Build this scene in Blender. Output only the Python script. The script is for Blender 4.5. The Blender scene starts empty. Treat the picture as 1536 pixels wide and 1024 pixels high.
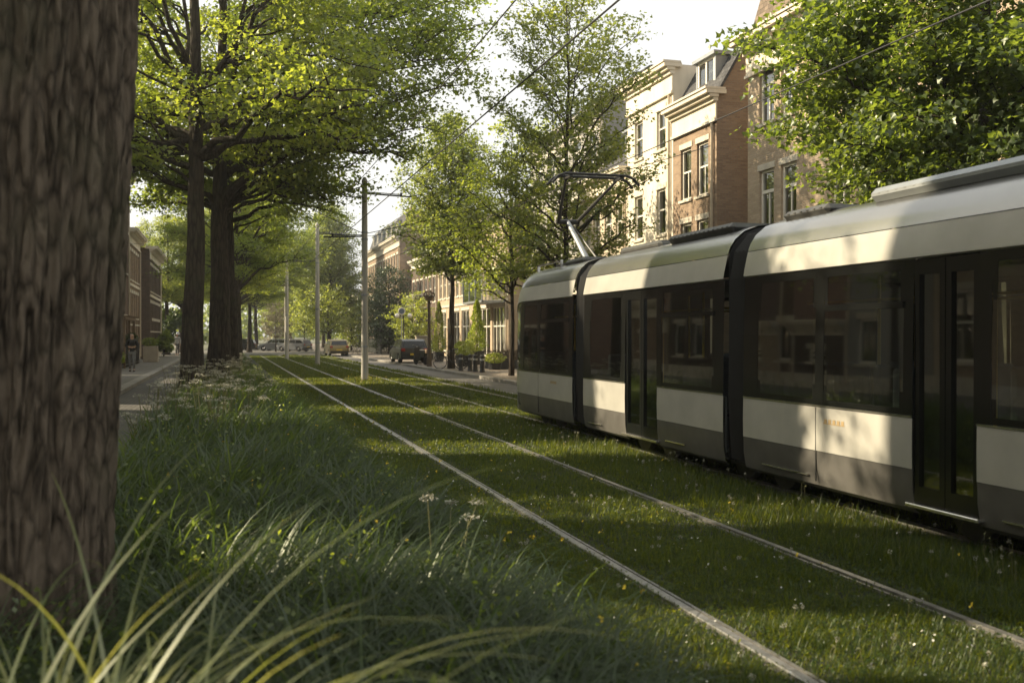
import bpy, bmesh, math, random
import numpy as np
from mathutils import Vector, Matrix, Euler, noise as mnoise

R = math.radians
SC = bpy.context.scene
COL = SC.collection
SUN_AZ, SUN_EL = 27.0, 31.0           # degrees in front of due left, degrees above the horizon


# ------------------------------------------------------------------ tagging
def tag(o, label=None, cat=None, group=None, kind=None):
    if label: o['label'] = label
    if cat: o['category'] = cat
    if group: o['group'] = group
    if kind: o['kind'] = kind
    return o


def empty(name, loc=(0, 0, 0), rz=0.0, label=None, cat=None, group=None):
    o = bpy.data.objects.new(name, None)
    o.empty_display_size = 0.2
    COL.objects.link(o)
    o.location = loc
    o.rotation_euler = (0, 0, rz)
    return tag(o, label, cat, group)


def copy_tree(o, parent=None):
    c = o.copy()
    COL.objects.link(c)
    if parent is not None:
        c.parent = parent
    for ch in list(o.children):
        copy_tree(ch, c)
    return c


# ------------------------------------------------------------------ mesh builder
class MB:
    def __init__(s):
        s.v, s.f, s.m, s.cur = [], [], [], 0

    def mat(s, i):
        s.cur = i
        return s

    def add(s, vs, fs):
        b = len(s.v)
        s.v.extend([tuple(p) for p in vs])
        for f in fs:
            s.f.append(tuple(i + b for i in f))
            s.m.append(s.cur)
        return s

    def quad(s, a, b, c, d):
        return s.add([a, b, c, d], [(0, 1, 2, 3)])

    def box(s, x0, x1, y0, y1, z0, z1, c=0.0):
        if c <= 0:
            vs = [(x, y, z) for z in (z0, z1) for y in (y0, y1) for x in (x0, x1)]
            return s.add(vs, [(0, 2, 3, 1), (4, 5, 7, 6), (0, 1, 5, 4), (2, 6, 7, 3), (0, 4, 6, 2), (1, 3, 7, 5)])
        c = min(c, (x1 - x0) * .45, (y1 - y0) * .45, (z1 - z0) * .45)
        pts = []
        for X, sx in ((x0, 1), (x1, -1)):
            for Y, sy in ((y0, 1), (y1, -1)):
                for Z, sz in ((z0, 1), (z1, -1)):
                    pts += [(X, Y + sy * c, Z + sz * c), (X + sx * c, Y, Z + sz * c), (X + sx * c, Y + sy * c, Z)]
        bm = bmesh.new()
        for p in pts: bm.verts.new(p)
        r = bmesh.ops.convex_hull(bm, input=bm.verts)
        bm.verts.index_update()
        fs = [tuple(q.index for q in f.verts) for f in bm.faces]
        vs = [q.co.copy() for q in bm.verts]
        bm.free()
        return s.add(vs, fs)

    def tube(s, pts, rad, n=8, caps=True):
        pts = [Vector(p) for p in pts]
        if not hasattr(rad, '__len__'): rad = [rad] * len(pts)
        vs, fs, prev = [], [], None
        for i, p in enumerate(pts):
            t = (pts[min(i + 1, len(pts) - 1)] - pts[max(i - 1, 0)])
            t = t.normalized() if t.length > 1e-9 else Vector((0, 0, 1))
            if prev is None:
                a = Vector((0, 0, 1)) if abs(t.z) < .9 else Vector((1, 0, 0))
                u = t.cross(a).normalized()
            else:
                u = (prev - t * prev.dot(t)).normalized()
            prev = u
            w = t.cross(u)
            for k in range(n):
                q = 2 * math.pi * k / n
                vs.append(p + (u * math.cos(q) + w * math.sin(q)) * rad[i])
        for i in range(len(pts) - 1):
            for k in range(n):
                a, b = i * n + k, i * n + (k + 1) % n
                fs.append((a, b, b + n, a + n))
        if caps:
            fs.append(tuple(range(n - 1, -1, -1)))
            fs.append(tuple(range((len(pts) - 1) * n, len(pts) * n)))
        return s.add(vs, fs)

    def lathe(s, prof, n=16, at=(0, 0, 0), axis='z', caps=True):
        vs, fs = [], []
        for (r, h) in prof:
            for k in range(n):
                q = 2 * math.pi * k / n
                a, b = r * math.cos(q), r * math.sin(q)
                p = {'z': (a, b, h), 'x': (h, a, b), 'y': (a, h, b)}[axis]
                vs.append((p[0] + at[0], p[1] + at[1], p[2] + at[2]))
        m = len(prof)
        for i in range(m - 1):
            for k in range(n):
                a, b = i * n + k, i * n + (k + 1) % n
                fs.append((a, b, b + n, a + n))
        if caps:
            fs.append(tuple(range(n - 1, -1, -1)))
            fs.append(tuple(range((m - 1) * n, m * n)))
        return s.add(vs, fs)

    def prism(s, poly, axis, a0, a1):
        """poly: 2-D outline, extruded along axis ('x': poly is (y,z); 'y': (x,z); 'z': (x,y))"""
        def P(p, a):
            return {'x': (a, p[0], p[1]), 'y': (p[0], a, p[1]), 'z': (p[0], p[1], a)}[axis]
        n = len(poly)
        vs = [P(p, a0) for p in poly] + [P(p, a1) for p in poly]
        fs = [tuple(range(n - 1, -1, -1)), tuple(range(n, 2 * n))]
        fs += [(i, (i + 1) % n, (i + 1) % n + n, i + n) for i in range(n)]
        return s.add(vs, fs)

    def strip(s, rows, closed=False):
        """skin a list of equally long point rows"""
        n = len(rows[0])
        vs = [p for r in rows for p in r]
        fs = []
        for i in range(len(rows) - 1):
            for k in range(n if closed else n - 1):
                a, b = i * n + k, i * n + (k + 1) % n
                fs.append((a, b, b + n, a + n))
        return s.add(vs, fs)

    def build(s, name, mats, parent=None, smooth=False, fix=True, loc=None):
        me = bpy.data.meshes.new(name)
        me.from_pydata(s.v, [], s.f)
        if not isinstance(mats, (list, tuple)): mats = [mats]
        for m in mats: me.materials.append(m)
        if len(mats) > 1:
            me.polygons.foreach_set('material_index', s.m)
        if fix:
            bm = bmesh.new(); bm.from_mesh(me)
            bmesh.ops.recalc_face_normals(bm, faces=bm.faces)
            bm.to_mesh(me); bm.free()
        if smooth:
            smooth_by_angle(me, 40)
        me.update()
        o = bpy.data.objects.new(name, me)
        COL.objects.link(o)
        if parent is not None: o.parent = parent
        if loc is not None: o.location = loc
        return o


def smooth_by_angle(me, deg):
    me.polygons.foreach_set('use_smooth', [True] * len(me.polygons))
    bm = bmesh.new(); bm.from_mesh(me)
    lim = R(deg)
    for e in bm.edges:
        e.smooth = len(e.link_faces) == 2 and e.calc_face_angle(0) < lim
    bm.to_mesh(me); bm.free()


def np_mesh(name, verts, faces, mat, parent=None, smooth=False, tint=None):
    """verts (N,3) array; faces (M,k) array with constant k (or list of such arrays)"""
    if not isinstance(faces, list): faces = [faces]
    me = bpy.data.meshes.new(name)
    V = np.ascontiguousarray(verts, dtype=np.float32)
    me.vertices.add(len(V))
    me.vertices.foreach_set('co', V.ravel())
    loops = np.concatenate([f.ravel() for f in faces]).astype(np.int32)
    sizes = np.concatenate([np.full(len(f), f.shape[1], np.int32) for f in faces])
    starts = np.concatenate([[0], np.cumsum(sizes)[:-1]]).astype(np.int32)
    me.loops.add(len(loops))
    me.loops.foreach_set('vertex_index', loops)
    me.polygons.add(len(sizes))
    me.polygons.foreach_set('loop_start', starts)
    me.polygons.foreach_set('loop_total', sizes)
    if smooth:
        me.polygons.foreach_set('use_smooth', np.ones(len(sizes), bool))
    me.materials.append(mat)
    if tint is not None:
        at = me.attributes.new('tint', 'FLOAT', 'POINT')
        at.data.foreach_set('value', np.asarray(tint, np.float32))
    me.update(calc_edges=True)
    o = bpy.data.objects.new(name, me)
    COL.objects.link(o)
    if parent is not None: o.parent = parent
    return o


# ------------------------------------------------------------------ materials
class NT:
    def __init__(s, name):
        s.m = bpy.data.materials.new(name)
        s.m.use_nodes = True
        s.t = s.m.node_tree
        s.t.nodes.clear()
        s.out = s.n('ShaderNodeOutputMaterial')

    def n(s, typ, **kw):
        nd = s.t.nodes.new(typ)
        for k, v in kw.items(): setattr(nd, k, v)
        return nd

    def l(s, a, b): s.t.links.new(a, b)

    def val(s, sock, v):
        if hasattr(v, 'is_linked') or isinstance(v, bpy.types.NodeSocket): s.l(v, sock)
        else: sock.default_value = v

    def coords(s, which='Object', scale=(1, 1, 1), rot=(0, 0, 0)):
        tc = s.n('ShaderNodeTexCoord'); mp = s.n('ShaderNodeMapping')
        mp.inputs['Scale'].default_value = scale
        mp.inputs['Rotation'].default_value = rot
        s.l(tc.outputs[which], mp.inputs[0])
        return mp.outputs[0]

    def noise(s, vec, scale=5, detail=4, rough=.55, out='Fac'):
        nd = s.n('ShaderNodeTexNoise')
        nd.inputs['Scale'].default_value = scale
        nd.inputs['Detail'].default_value = detail
        nd.inputs['Roughness'].default_value = rough
        if vec is not None: s.l(vec, nd.inputs['Vector'])
        return nd.outputs[out]

    def ramp(s, fac, stops):
        nd = s.n('ShaderNodeValToRGB')
        el = nd.color_ramp.elements
        while len(el) < len(stops): el.new(.5)
        for e, (p, c) in zip(el, stops):
            e.position = p
            e.color = (*c, 1) if len(c) == 3 else c
        s.l(fac, nd.inputs[0])
        return nd.outputs[0]

    def mix(s, fac, a, b, mode='MIX'):
        nd = s.n('ShaderNodeMix', data_type='RGBA', blend_type=mode)
        s.val(nd.inputs[0], fac)
        for sock, v in ((nd.inputs[6], a), (nd.inputs[7], b)):
            if isinstance(v, tuple): sock.default_value = (*v[:3], 1)
            else: s.l(v, sock)
        return nd.outputs[2]

    def math(s, op, a, b=0.0):
        nd = s.n('ShaderNodeMath', operation=op)
        s.val(nd.inputs[0], a); s.val(nd.inputs[1], b)
        return nd.outputs[0]

    def bump(s, h, strength=.4, dist=.02):
        nd = s.n('ShaderNodeBump')
        nd.inputs['Strength'].default_value = strength
        nd.inputs['Distance'].default_value = dist
        s.l(h, nd.inputs['Height'])
        return nd.outputs[0]

    def principled(s, color, rough=.7, metal=0.0, normal=None, spec=.5, coat=0.0):
        p = s.n('ShaderNodeBsdfPrincipled')
        if isinstance(color, tuple): p.inputs['Base Color'].default_value = (*color[:3], 1)
        else: s.l(color, p.inputs['Base Color'])
        s.val(p.inputs['Roughness'], rough)
        s.val(p.inputs['Metallic'], metal)
        p.inputs['Specular IOR Level'].default_value = spec
        p.inputs['Coat Weight'].default_value = coat
        p.inputs['Coat Roughness'].default_value = .08
        if normal is not None: s.l(normal, p.inputs['Normal'])
        return p.outputs[0]

    def done(s, shader):
        s.l(shader, s.out.inputs[0])
        return s.m


def m_plain(name, c, rough=.6, var=.18, scale=6, metal=0.0, bump=0.0, spec=.5, coat=0.0, streak=False):
    t = NT(name)
    v = t.coords('Object', (1, 1, .15) if streak else (1, 1, 1))
    nz = t.noise(v, scale, 5)
    d = tuple(x * (1 - var) for x in c); u = tuple(min(1, x * (1 + var)) for x in c)
    col = t.ramp(nz, [(.3, d), (.7, u)])
    nm = t.bump(t.noise(v, scale * 6, 4), bump, .01) if bump else None
    return t.done(t.principled(col, rough, metal, nm, spec, coat))


def m_brick(name, c1, c2, mortar, bw=.22, bh=.068, bump=.5, dirt=.25):
    t = NT(name)
    tc = t.n('ShaderNodeTexCoord'); sp = t.n('ShaderNodeSeparateXYZ')
    t.l(tc.outputs['Object'], sp.inputs[0])
    cx = t.n('ShaderNodeCombineXYZ')
    t.l(t.math('ADD', sp.outputs[0], sp.outputs[1]), cx.inputs[0])
    t.l(sp.outputs[2], cx.inputs[1])
    b = t.n('ShaderNodeTexBrick')
    b.inputs['Scale'].default_value = 1
    b.inputs['Brick Width'].default_value = bw
    b.inputs['Row Height'].default_value = bh
    b.inputs['Mortar Size'].default_value = .008
    b.inputs['Mortar Smooth'].default_value = .3
    b.inputs['Bias'].default_value = -.1
    for k, c in (('Color1', c1), ('Color2', c2), ('Mortar', mortar)): b.inputs[k].default_value = (*c, 1)
    t.l(cx.outputs[0], b.inputs['Vector'])
    nz = t.noise(tc.outputs['Object'], 1.3, 6, .65)
    nf = t.noise(tc.outputs['Object'], 30, 3, .6)
    col = t.mix(dirt, b.outputs['Color'], t.ramp(nz, [(.3, (.25, .25, .25)), (.7, (1, 1, 1))]), 'MULTIPLY')
    col = t.mix(.35, col, t.ramp(nf, [(.3, (.5, .5, .5)), (.7, (1, 1, 1))]), 'MULTIPLY')
    h = t.math('SUBTRACT', t.math('MULTIPLY', nf, .4), b.outputs['Fac'])
    return t.done(t.principled(col, .9, 0, t.bump(h, bump, .012), .25))


def m_leaf(name, c0, c1, tr0, tr1, trans=.45, gloss=.08):
    """leaf: diffuse + light passing through, a different tone for each leaf"""
    t = NT(name)
    g = t.n('ShaderNodeNewGeometry')
    rnd = g.outputs['Random Per Island']
    big = t.noise(t.coords('Object'), .55, 2)
    f = t.math('ADD', t.math('MULTIPLY', rnd, .6), t.math('MULTIPLY', big, .4))
    cd = t.ramp(f, [(.15, c0), (.75, c1)])
    ct = t.ramp(f, [(.15, tr0), (.75, tr1)])
    d = t.n('ShaderNodeBsdfDiffuse'); tr = t.n('ShaderNodeBsdfTranslucent'); gl = t.n('ShaderNodeBsdfGlossy')
    t.l(cd, d.inputs[0]); t.l(ct, tr.inputs[0])
    gl.inputs['Color'].default_value = (.8, .85, .75, 1); gl.inputs['Roughness'].default_value = .45
    m1 = t.n('ShaderNodeMixShader'); m1.inputs[0].default_value = trans
    t.l(d.outputs[0], m1.inputs[1]); t.l(tr.outputs[0], m1.inputs[2])
    m2 = t.n('ShaderNodeMixShader'); m2.inputs[0].default_value = gloss
    t.l(m1.outputs[0], m2.inputs[1]); t.l(gl.outputs[0], m2.inputs[2])
    return t.done(m2.outputs[0])


def m_glass(name, tint=(.3, .32, .3), gloss=.10, rough=.02):
    t = NT(name)
    fr = t.n('ShaderNodeFresnel'); fr.inputs[0].default_value = 1.5
    tr = t.n('ShaderNodeBsdfTransparent'); tr.inputs[0].default_value = (*tint, 1)
    gl = t.n('ShaderNodeBsdfGlossy'); gl.inputs['Roughness'].default_value = rough
    gl.inputs['Color'].default_value = (.9, .92, .9, 1)
    mx = t.n('ShaderNodeMixShader')
    t.l(t.math('MINIMUM', t.math('ADD', fr.outputs[0], gloss), 1.0), mx.inputs[0])
    t.l(tr.outputs[0], mx.inputs[1]); t.l(gl.outputs[0], mx.inputs[2])
    return t.done(mx.outputs[0])


def m_bark(name, c0, c1, sx=9, sz=1.6, strength=.9):
    t = NT(name)
    v = t.coords('Object', (sx, sx, sz))
    n1 = t.noise(v, 1.2, 8, .65)
    vo = t.n('ShaderNodeTexVoronoi', feature='DISTANCE_TO_EDGE')
    vo.inputs['Scale'].default_value = 1.1
    t.l(t.mix(.35, v, t.noise(v, 1.5, 3, .5, 'Color'), 'ADD'), vo.inputs['Vector'])
    h = t.math('ADD', n1, t.math('MULTIPLY', t.math('MINIMUM', vo.outputs[0], .25), 1.6))
    col = t.ramp(h, [(.35, c0), (.85, c1)])
    moss = t.noise(t.coords('Object'), 1.1, 4)
    col = t.mix(t.ramp(moss, [(.52, (0, 0, 0)), (.75, (.5, .5, .5))]), col, (.055, .065, .03))
    return t.done(t.principled(col, .92, 0, t.bump(h, strength, .03), .2))


def m_tiles(name, c, bw=.22, bh=.17, var=.3):
    return m_brick(name, tuple(x * (1 + var) for x in c), tuple(x * (1 - var) for x in c), tuple(x * .35 for x in c), bw, bh, .8, .3)


def m_paving(name, c1, c2, mortar, bw, bh, rot=0.0, rough=.8, stain=.4):
    t = NT(name)
    v = t.coords('Object', (1, 1, 1), (0, 0, rot))
    b = t.n('ShaderNodeTexBrick')
    b.inputs['Scale'].default_value = 1
    b.inputs['Brick Width'].default_value = bw; b.inputs['Row Height'].default_value = bh
    b.inputs['Mortar Size'].default_value = .008; b.inputs['Bias'].default_value = 0
    for k, c in (('Color1', c1), ('Color2', c2), ('Mortar', mortar)): b.inputs[k].default_value = (*c, 1)
    t.l(v, b.inputs['Vector'])
    vo = t.coords('Object')
    nz = t.noise(vo, .7, 6, .65); nf = t.noise(vo, 25, 3)
    col = t.mix(stain, b.outputs['Color'], t.ramp(nz, [(.3, (.3, .3, .3)), (.7, (1.1, 1.1, 1.1))]), 'MULTIPLY')
    col = t.mix(.4, col, t.ramp(nf, [(.3, (.5, .5, .5)), (.7, (1, 1, 1))]), 'MULTIPLY')
    h = t.math('SUBTRACT', t.math('MULTIPLY', nf, .4), b.outputs['Fac'])
    return t.done(t.principled(col, rough, 0, t.bump(h, .5, .008), .35))


M = {}
M['cream'] = m_plain('cream_render', (.66, .60, .49), .85, .18, 1.4, bump=.15, spec=.2, streak=True)
M['cream_dark'] = m_plain('buff_render', (.52, .44, .33), .85, .12, 1.2, bump=.15, spec=.2, streak=True)
M['white'] = m_plain('white_painted_wood', (.74, .70, .61), .5, .06, 2)
M['stone'] = m_plain('pale_stone', (.55, .50, .41), .8, .15, 3, bump=.2)
M['grey_render'] = m_plain('grey_render', (.30, .29, .27), .85, .12, .8, bump=.1, streak=True)
M['dark_paint'] = m_plain('dark_green_paint', (.025, .028, .026), .4, .2, 3)
M['brick_warm'] = m_brick('warm_brown_brick', (.38, .27, .18), (.27, .185, .125), (.31, .27, .22))
M['brick_pale'] = m_brick('pale_buff_brick', (.56, .44, .31), (.44, .335, .23), (.42, .36, .28))
M['brick_dark'] = m_brick('dark_brown_brick', (.15, .105, .078), (.10, .070, .052), (.16, .14, .12))
M['brick_red'] = m_brick('weathered_red_brick', (.22, .14, .10), (.155, .095, .068), (.22, .19, .155))
M['tile'] = m_tiles('brown_roof_tile', (.20, .155, .115))
M['slate'] = m_tiles('grey_slate', (.085, .085, .088))
M['zinc'] = m_plain('zinc_sheet', (.30, .32, .33), .45, .15, 2, metal=.6, streak=True)
M['glass'] = m_glass('window_glass', (.55, .57, .55), .16)
M['blind'] = m_plain('linen_blind', (.62, .58, .50), .9, .06, 4)
M['curtain'] = m_plain('dark_room_curtain', (.30, .28, .24), .95, .3, 3, streak=True)
M['iron'] = m_plain('black_iron', (.018, .018, .018), .45, .3, 10, bump=.1)
M['steel_dark'] = m_plain('dark_galvanised_steel', (.085, .085, .08), .5, .2, 6, metal=.5)
M['pole'] = m_plain('weathered_grey_pole', (.40, .385, .34), .6, .2, 4, metal=.0, streak=True, bump=.1)
M['wire'] = m_plain('dark_wire', (.03, .03, .03), .5, .1, 5)
M['terracotta'] = m_plain('dark_planter', (.035, .035, .035), .7, .25, 6, bump=.1)
M['trunk'] = m_bark('dark_bark', (.010, .008, .006), (.055, .044, .033))
M['trunk_pale'] = m_bark('grey_bark', (.03, .025, .018), (.13, .105, .075), 7, 2.2)
M['leaf_lime'] = m_leaf('fresh_lime_leaf', (.045, .076, .012), (.095, .125, .022), (.36, .48, .03), (.60, .66, .07), .57)
M['leaf_maple'] = m_leaf('deep_maple_leaf', (.032, .058, .011), (.070, .10, .018), (.25, .36, .025), (.46, .54, .05), .52)
M['leaf_deep'] = m_leaf('deep_green_leaf', (.024, .047, .010), (.055, .085, .016), (.20, .30, .02), (.42, .52, .05), .48)
M['leaf_dark'] = m_leaf('dark_evergreen_leaf', (.014, .030, .009), (.036, .058, .016), (.04, .07, .012), (.09, .13, .02), .3)
M['leaf_olive'] = m_leaf('olive_leaf', (.040, .066, .016), (.085, .115, .028), (.28, .37, .04), (.50, .55, .08), .50)
M['leaf_bright'] = m_leaf('bright_young_leaf', (.065, .10, .015), (.13, .16, .028), (.38, .46, .04), (.60, .64, .08), .52)
# ------------------------------------------------------------------ houses
def add_window(root, x0, x1, z0, z1, dep=.17, kind='sash', frame_mat=None, blind=0.0, sill=True, label=None, bars=0, lintel=None):
    """a window: the frame is the part, pane / sill / blind are its sub-parts"""
    fm = frame_mat or M['white']
    f = MB()
    t, d0, d1 = .075, dep - .09, dep
    f.box(x0, x0 + t, d0, d1, z0, z1).box(x1 - t, x1, d0, d1, z0, z1)
    f.box(x0 + t, x1 - t, d0, d1, z0, z0 + t).box(x0 + t, x1 - t, d0, d1, z1 - t, z1)
    zi = z0 + (z1 - z0) * .55
    if kind == 'sash':
        f.box(x0 + t, x1 - t, d0 + .02, d1 - .003, zi - .03, zi + .03)
    elif kind == 'transom':
        zi = z0 + (z1 - z0) * .68
        f.box(x0 + t, x1 - t, d0 + .003, d1 - .003, zi - .05, zi + .05)
        xm = (x0 + x1) / 2
        f.box(xm - .03, xm + .03, d0 + .02, d1 - .003, z0 + t, zi - .05)
    elif kind == 'shop':
        n = max(2, int((x1 - x0) / .85))
        for k in range(1, n):
            xm = x0 + (x1 - x0) * k / n
            f.box(xm - .045, xm + .045, d0 - .02, d1 - .003, z0 + t, z1 - t)
        zi = z0 + (z1 - z0) * .62
        for k in range(n):
            a = x0 + (x1 - x0) * k / n + (.045 if k else t); b = x0 + (x1 - x0) * (k + 1) / n - (.045 if k < n - 1 else t)
            f.box(a, b, d0 + .01, d1 - .006, zi - .035, zi + .035)
    for k in range(bars):
        xm = x0 + (x1 - x0) * (k + 1) / (bars + 1)
        f.box(xm - .02, xm + .02, d0 + .025, d1 - .012, z0 + t, zi - .03)
    w = f.build('window', fm, root, fix=False)
    if label: w['label'] = label
    MB().quad((x0 + .05, dep - .04, z0 + .05), (x1 - .05, dep - .04, z0 + .05), (x1 - .05, dep - .04, z1 - .05), (x0 + .05, dep - .04, z1 - .05)).build('pane', M['glass'], w, fix=False)
    if sill:
        MB().box(x0 - .09, x1 + .09, -.07, dep - .1, z0 - .09, z0 - .002).build('sill', M['stone'], w, fix=False)
    if lintel is not None:
        MB().box(x0 - .08, x1 + .08, -.025, .0, z1 + .01, z1 + .2).build('lintel', lintel, w, fix=False)
    if blind > 0:
        zb = z1 - (z1 - z0) * blind
        MB().box(x0 + .02, x1 - .02, dep + .07, dep + .085, zb, z1).build('blind', M['blind'], w, fix=False)
    else:
        c = MB()
        for a, b in ((x0, x0 + (x1 - x0) * .24), (x1 - (x1 - x0) * .22, x1)):
            c.box(a, b, dep + .12, dep + .135, z0, z1)
        c.build('curtain', M['curtain'], w, fix=False)
    return w


def facade(mb, W, H, holes, y=0.0, z0=0.0, rev=.18, x0=0.0):
    """front wall in the plane y with rectangular holes and their reveals"""
    xs = sorted(set([x0, W] + [h[0] for h in holes] + [h[1] for h in holes]))
    zs = sorted(set([z0, H] + [h[2] for h in holes] + [h[3] for h in holes]))
    for i in range(len(xs) - 1):
        for j in range(len(zs) - 1):
            cx, cz = (xs[i] + xs[i + 1]) / 2, (zs[j] + zs[j + 1]) / 2
            if any(h[0] < cx < h[1] and h[2] < cz < h[3] for h in holes): continue
            mb.quad((xs[i], y, zs[j]), (xs[i + 1], y, zs[j]), (xs[i + 1], y, zs[j + 1]), (xs[i], y, zs[j + 1]))
    for a, b, c, d in holes:
        q = y + rev
        mb.quad((a, y, c), (b, y, c), (b, q, c), (a, q, c)); mb.quad((a, y, d), (a, q, d), (b, q, d), (b, y, d))
        mb.quad((a, y, c), (a, q, c), (a, q, d), (a, y, d)); mb.quad((b, y, c), (b, y, d), (b, q, d), (b, q, c))


def add_door(root, x0, x1, z0, z1, mat, dep=.2):
    d = MB()
    d.box(x0, x1, dep - .06, dep, z0, z1)
    w = (x1 - x0)
    for a, b in ((.12, .48), (.55, .88)):
        for c, e in ((.08, .42), (.5, .92)):
            d.box(x0 + w * a, x0 + w * b, dep - .085, dep - .058, z0 + (z1 - z0) * c, z0 + (z1 - z0) * e)
    o = d.build('door', mat, root, fix=False)
    MB().lathe([(.03, -.04), (.035, 0), (.02, .02)], 8, (x1 - .1, dep - .1, z0 + 1.05), 'y').build('handle', M['zinc'], o)
    return o


def house(name, label, cat, X, yn, yf, side, H, wall, rows, D=9.0, roof=None, roof_mat=None, frieze=.9, over=.38,
          door=None, trim=None, plinth=.6, group=None, bands=(), dormers=(), chimneys=(), brackets=True):
    """a terraced house: facade in the plane x=X between y=yn and y=yf; side=+1 east of the street, -1 west of it.
    rows: (sill z, height, width, [x centres from the left end], kind, blinds list, bars)"""
    W = yf - yn
    rng = random.Random(hash(label) % 1000 + 7)
    root = empty(name, (X, yf, 0) if side > 0 else (X, yn, 0), R(-90) if side > 0 else R(90), label, cat, group)
    trim = trim or M['white']
    holes, wins = [], []
    for z0, h, w, xs, kind, blinds, bars in rows:
        for k, xc in enumerate(xs):
            holes.append((xc - w / 2, xc + w / 2, z0, z0 + h))
            wins.append((xc - w / 2, xc + w / 2, z0, z0 + h, kind, blinds[k % len(blinds)], bars))
    if door:
        holes.append((door[0] - door[1] / 2, door[0] + door[1] / 2, .18, .18 + door[2]))
    mb = MB()
    facade(mb, W, H, holes)
    prof = None
    if roof:
        kind, rise, run = roof
        if kind == 'pitch': prof = [(0.0, H), (D / 2, H + rise), (D, H)]
        elif kind == 'mansard': prof = [(0.12, H), (run, H + rise), (D - run, H + rise), (D, H)]
    side_poly = [(0, 0), (0, H)] + ([p for p in prof if p[1] > H] if prof else []) + [(D, H), (D, 0)]
    for x in (0, W):
        b = len(mb.v)
        mb.add([(x, p[0], p[1]) for p in side_poly], [tuple(range(len(side_poly)))])
    mb.quad((0, D, 0), (W, D, 0), (W, D, H), (0, D, H))
    mb.box(.02, W - .02, 1.6, 1.62, .1, H - .05)                       # a dark inner partition behind the rooms
    if not prof: mb.quad((0, 0, H), (W, 0, H), (W, D, H), (0, D, H))
    mb.build('wall', wall, root, fix=False)
    for a in wins:
        add_window(root, a[0], a[1], a[2], a[3], kind=a[4], blind=a[5], bars=a[6], lintel=M['cream'] if wall is M['cream'] else M['stone'])
    # a base course
    if plinth:
        p = MB(); cuts = sorted([(h[0], h[1]) for h in holes if h[2] < plinth]); x = 0.0
        for a, b in cuts + [(W, W)]:
            if a - x > .05: p.box(x, a, -.04, -.001, 0, plinth)
            x = max(x, b)
        if p.v: p.build('plinth', M['stone'], root, fix=False)
    for z in bands:
        MB().box(-.02, W + .02, -.07, -.001, z, z + .16).build('string_course', trim, root, fix=False)
    if frieze:
        c = MB()
        c.box(-.03, W + .03, -.06, -.002, H - frieze, H - frieze * .38)
        c.box(-.05, W + .05, -.11, -.002, H - frieze - .09, H - frieze - .001)
        c.box(-.07, W + .07, -.16, .02, H - frieze * .38 + .001, H - frieze * .24)
        c.box(-.10, W + .10, -over * .7, .03, H - frieze * .24 + .001, H - frieze * .12)
        c.box(-.13, W + .13, -over, .3, H - frieze * .12 + .001, H + .03)
        c.box(-.14, W + .14, -over - .05, .26, H + .031, H + .10)
        n = int(W / .55) if brackets else 0
        for k in range(n):                                             # brackets under the overhang
            x = (k + .5) * W / n
            c.box(x - .05, x + .05, -over * .6, -.062, H - frieze * .5, H - frieze * .24)
        c.build('cornice', trim, root, fix=False)
    if prof:
        rb = MB(); th = .09
        for i in range(len(prof) - 1):
            (y0, z0), (y1, z1) = prof[i], prof[i + 1]
            L = math.hypot(y1 - y0, z1 - z0); ny, nz = -(z1 - z0) / L * th, (y1 - y0) / L * th
            rb.prism([(y0 + ny * .05, z0 + nz * .05), (y1 + ny * .05, z1 + nz * .05), (y1 + ny, z1 + nz), (y0 + ny, z0 + nz)], 'x', -.06, W + .06)
        ro = rb.build('roof', roof_mat or M['tile'], root, fix=False)
        for (cx, cy, cw, cz) in chimneys:
            c = MB(); c.box(cx - cw / 2, cx + cw / 2, cy - .3, cy + .3, H, cz)
            c.box(cx - cw / 2 - .06, cx + cw / 2 + .06, cy - .36, cy + .36, cz + .002, cz + .14)
            for k in (-1, 1): c.lathe([(.11, cz + .142), (.09, cz + .5)], 8, (cx + k * cw * .22, cy, 0))
            c.build('chimney', wall, ro, fix=False)
        for (cx, w, z0, h, yd) in dormers:
            d = MB()
            dep = 2.6
            d.box(cx - w / 2, cx - w / 2 + .1, yd, yd + dep, z0, z0 + h)
            d.box(cx + w / 2 - .1, cx + w / 2, yd, yd + dep, z0, z0 + h)
            d.box(cx - w / 2 + .1, cx + w / 2 - .1, yd + .3, yd + .34, z0, z0 + h)
            d.box(cx - w / 2 - .1, cx + w / 2 + .1, yd - .12, yd + dep, z0 + h + .001, z0 + h + .12)
            do = d.build('dormer', M['zinc'], root, fix=False)
            f = MB()
            for a, b, c, e in ((cx - w / 2 + .101, cx - w / 2 + .2, z0, z0 + h), (cx + w / 2 - .2, cx + w / 2 - .101, z0, z0 + h),
                               (cx - .04, cx + .04, z0 + .09, z0 + h - .09), (cx - w / 2 + .2, cx + w / 2 - .2, z0, z0 + .09),
                               (cx - w / 2 + .2, cx + w / 2 - .2, z0 + h - .09, z0 + h)):
                f.box(a, b, yd + .02, yd + .09, c, e)
            f.build('window_frame', M['white'], do, fix=False)
            MB().quad((cx - w / 2 + .15, yd + .06, z0 + .05), (cx + w / 2 - .15, yd + .06, z0 + .05), (cx + w / 2 - .15, yd + .06, z0 + h - .05), (cx - w / 2 + .15, yd + .06, z0 + h - .05)).build('pane', M['glass'], do, fix=False)
    if door:
        add_door(root, door[0] - door[1] / 2 + .02, door[0] + door[1] / 2 - .02, .18, .18 + door[2] - .02, M['dark_paint'])
        MB().box(door[0] - door[1] / 2 - .15, door[0] + door[1] / 2 + .15, -.5, -.045, 0.0, .17).build('doorstep', M['stone'], root, fix=False)
    g = MB().lathe([(.05, .3), (.05, H - frieze - .1)], 8, (W - .22, -.075, 0), 'z').build('downpipe', M['cream_dark'], root, smooth=True)
    return root


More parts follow.
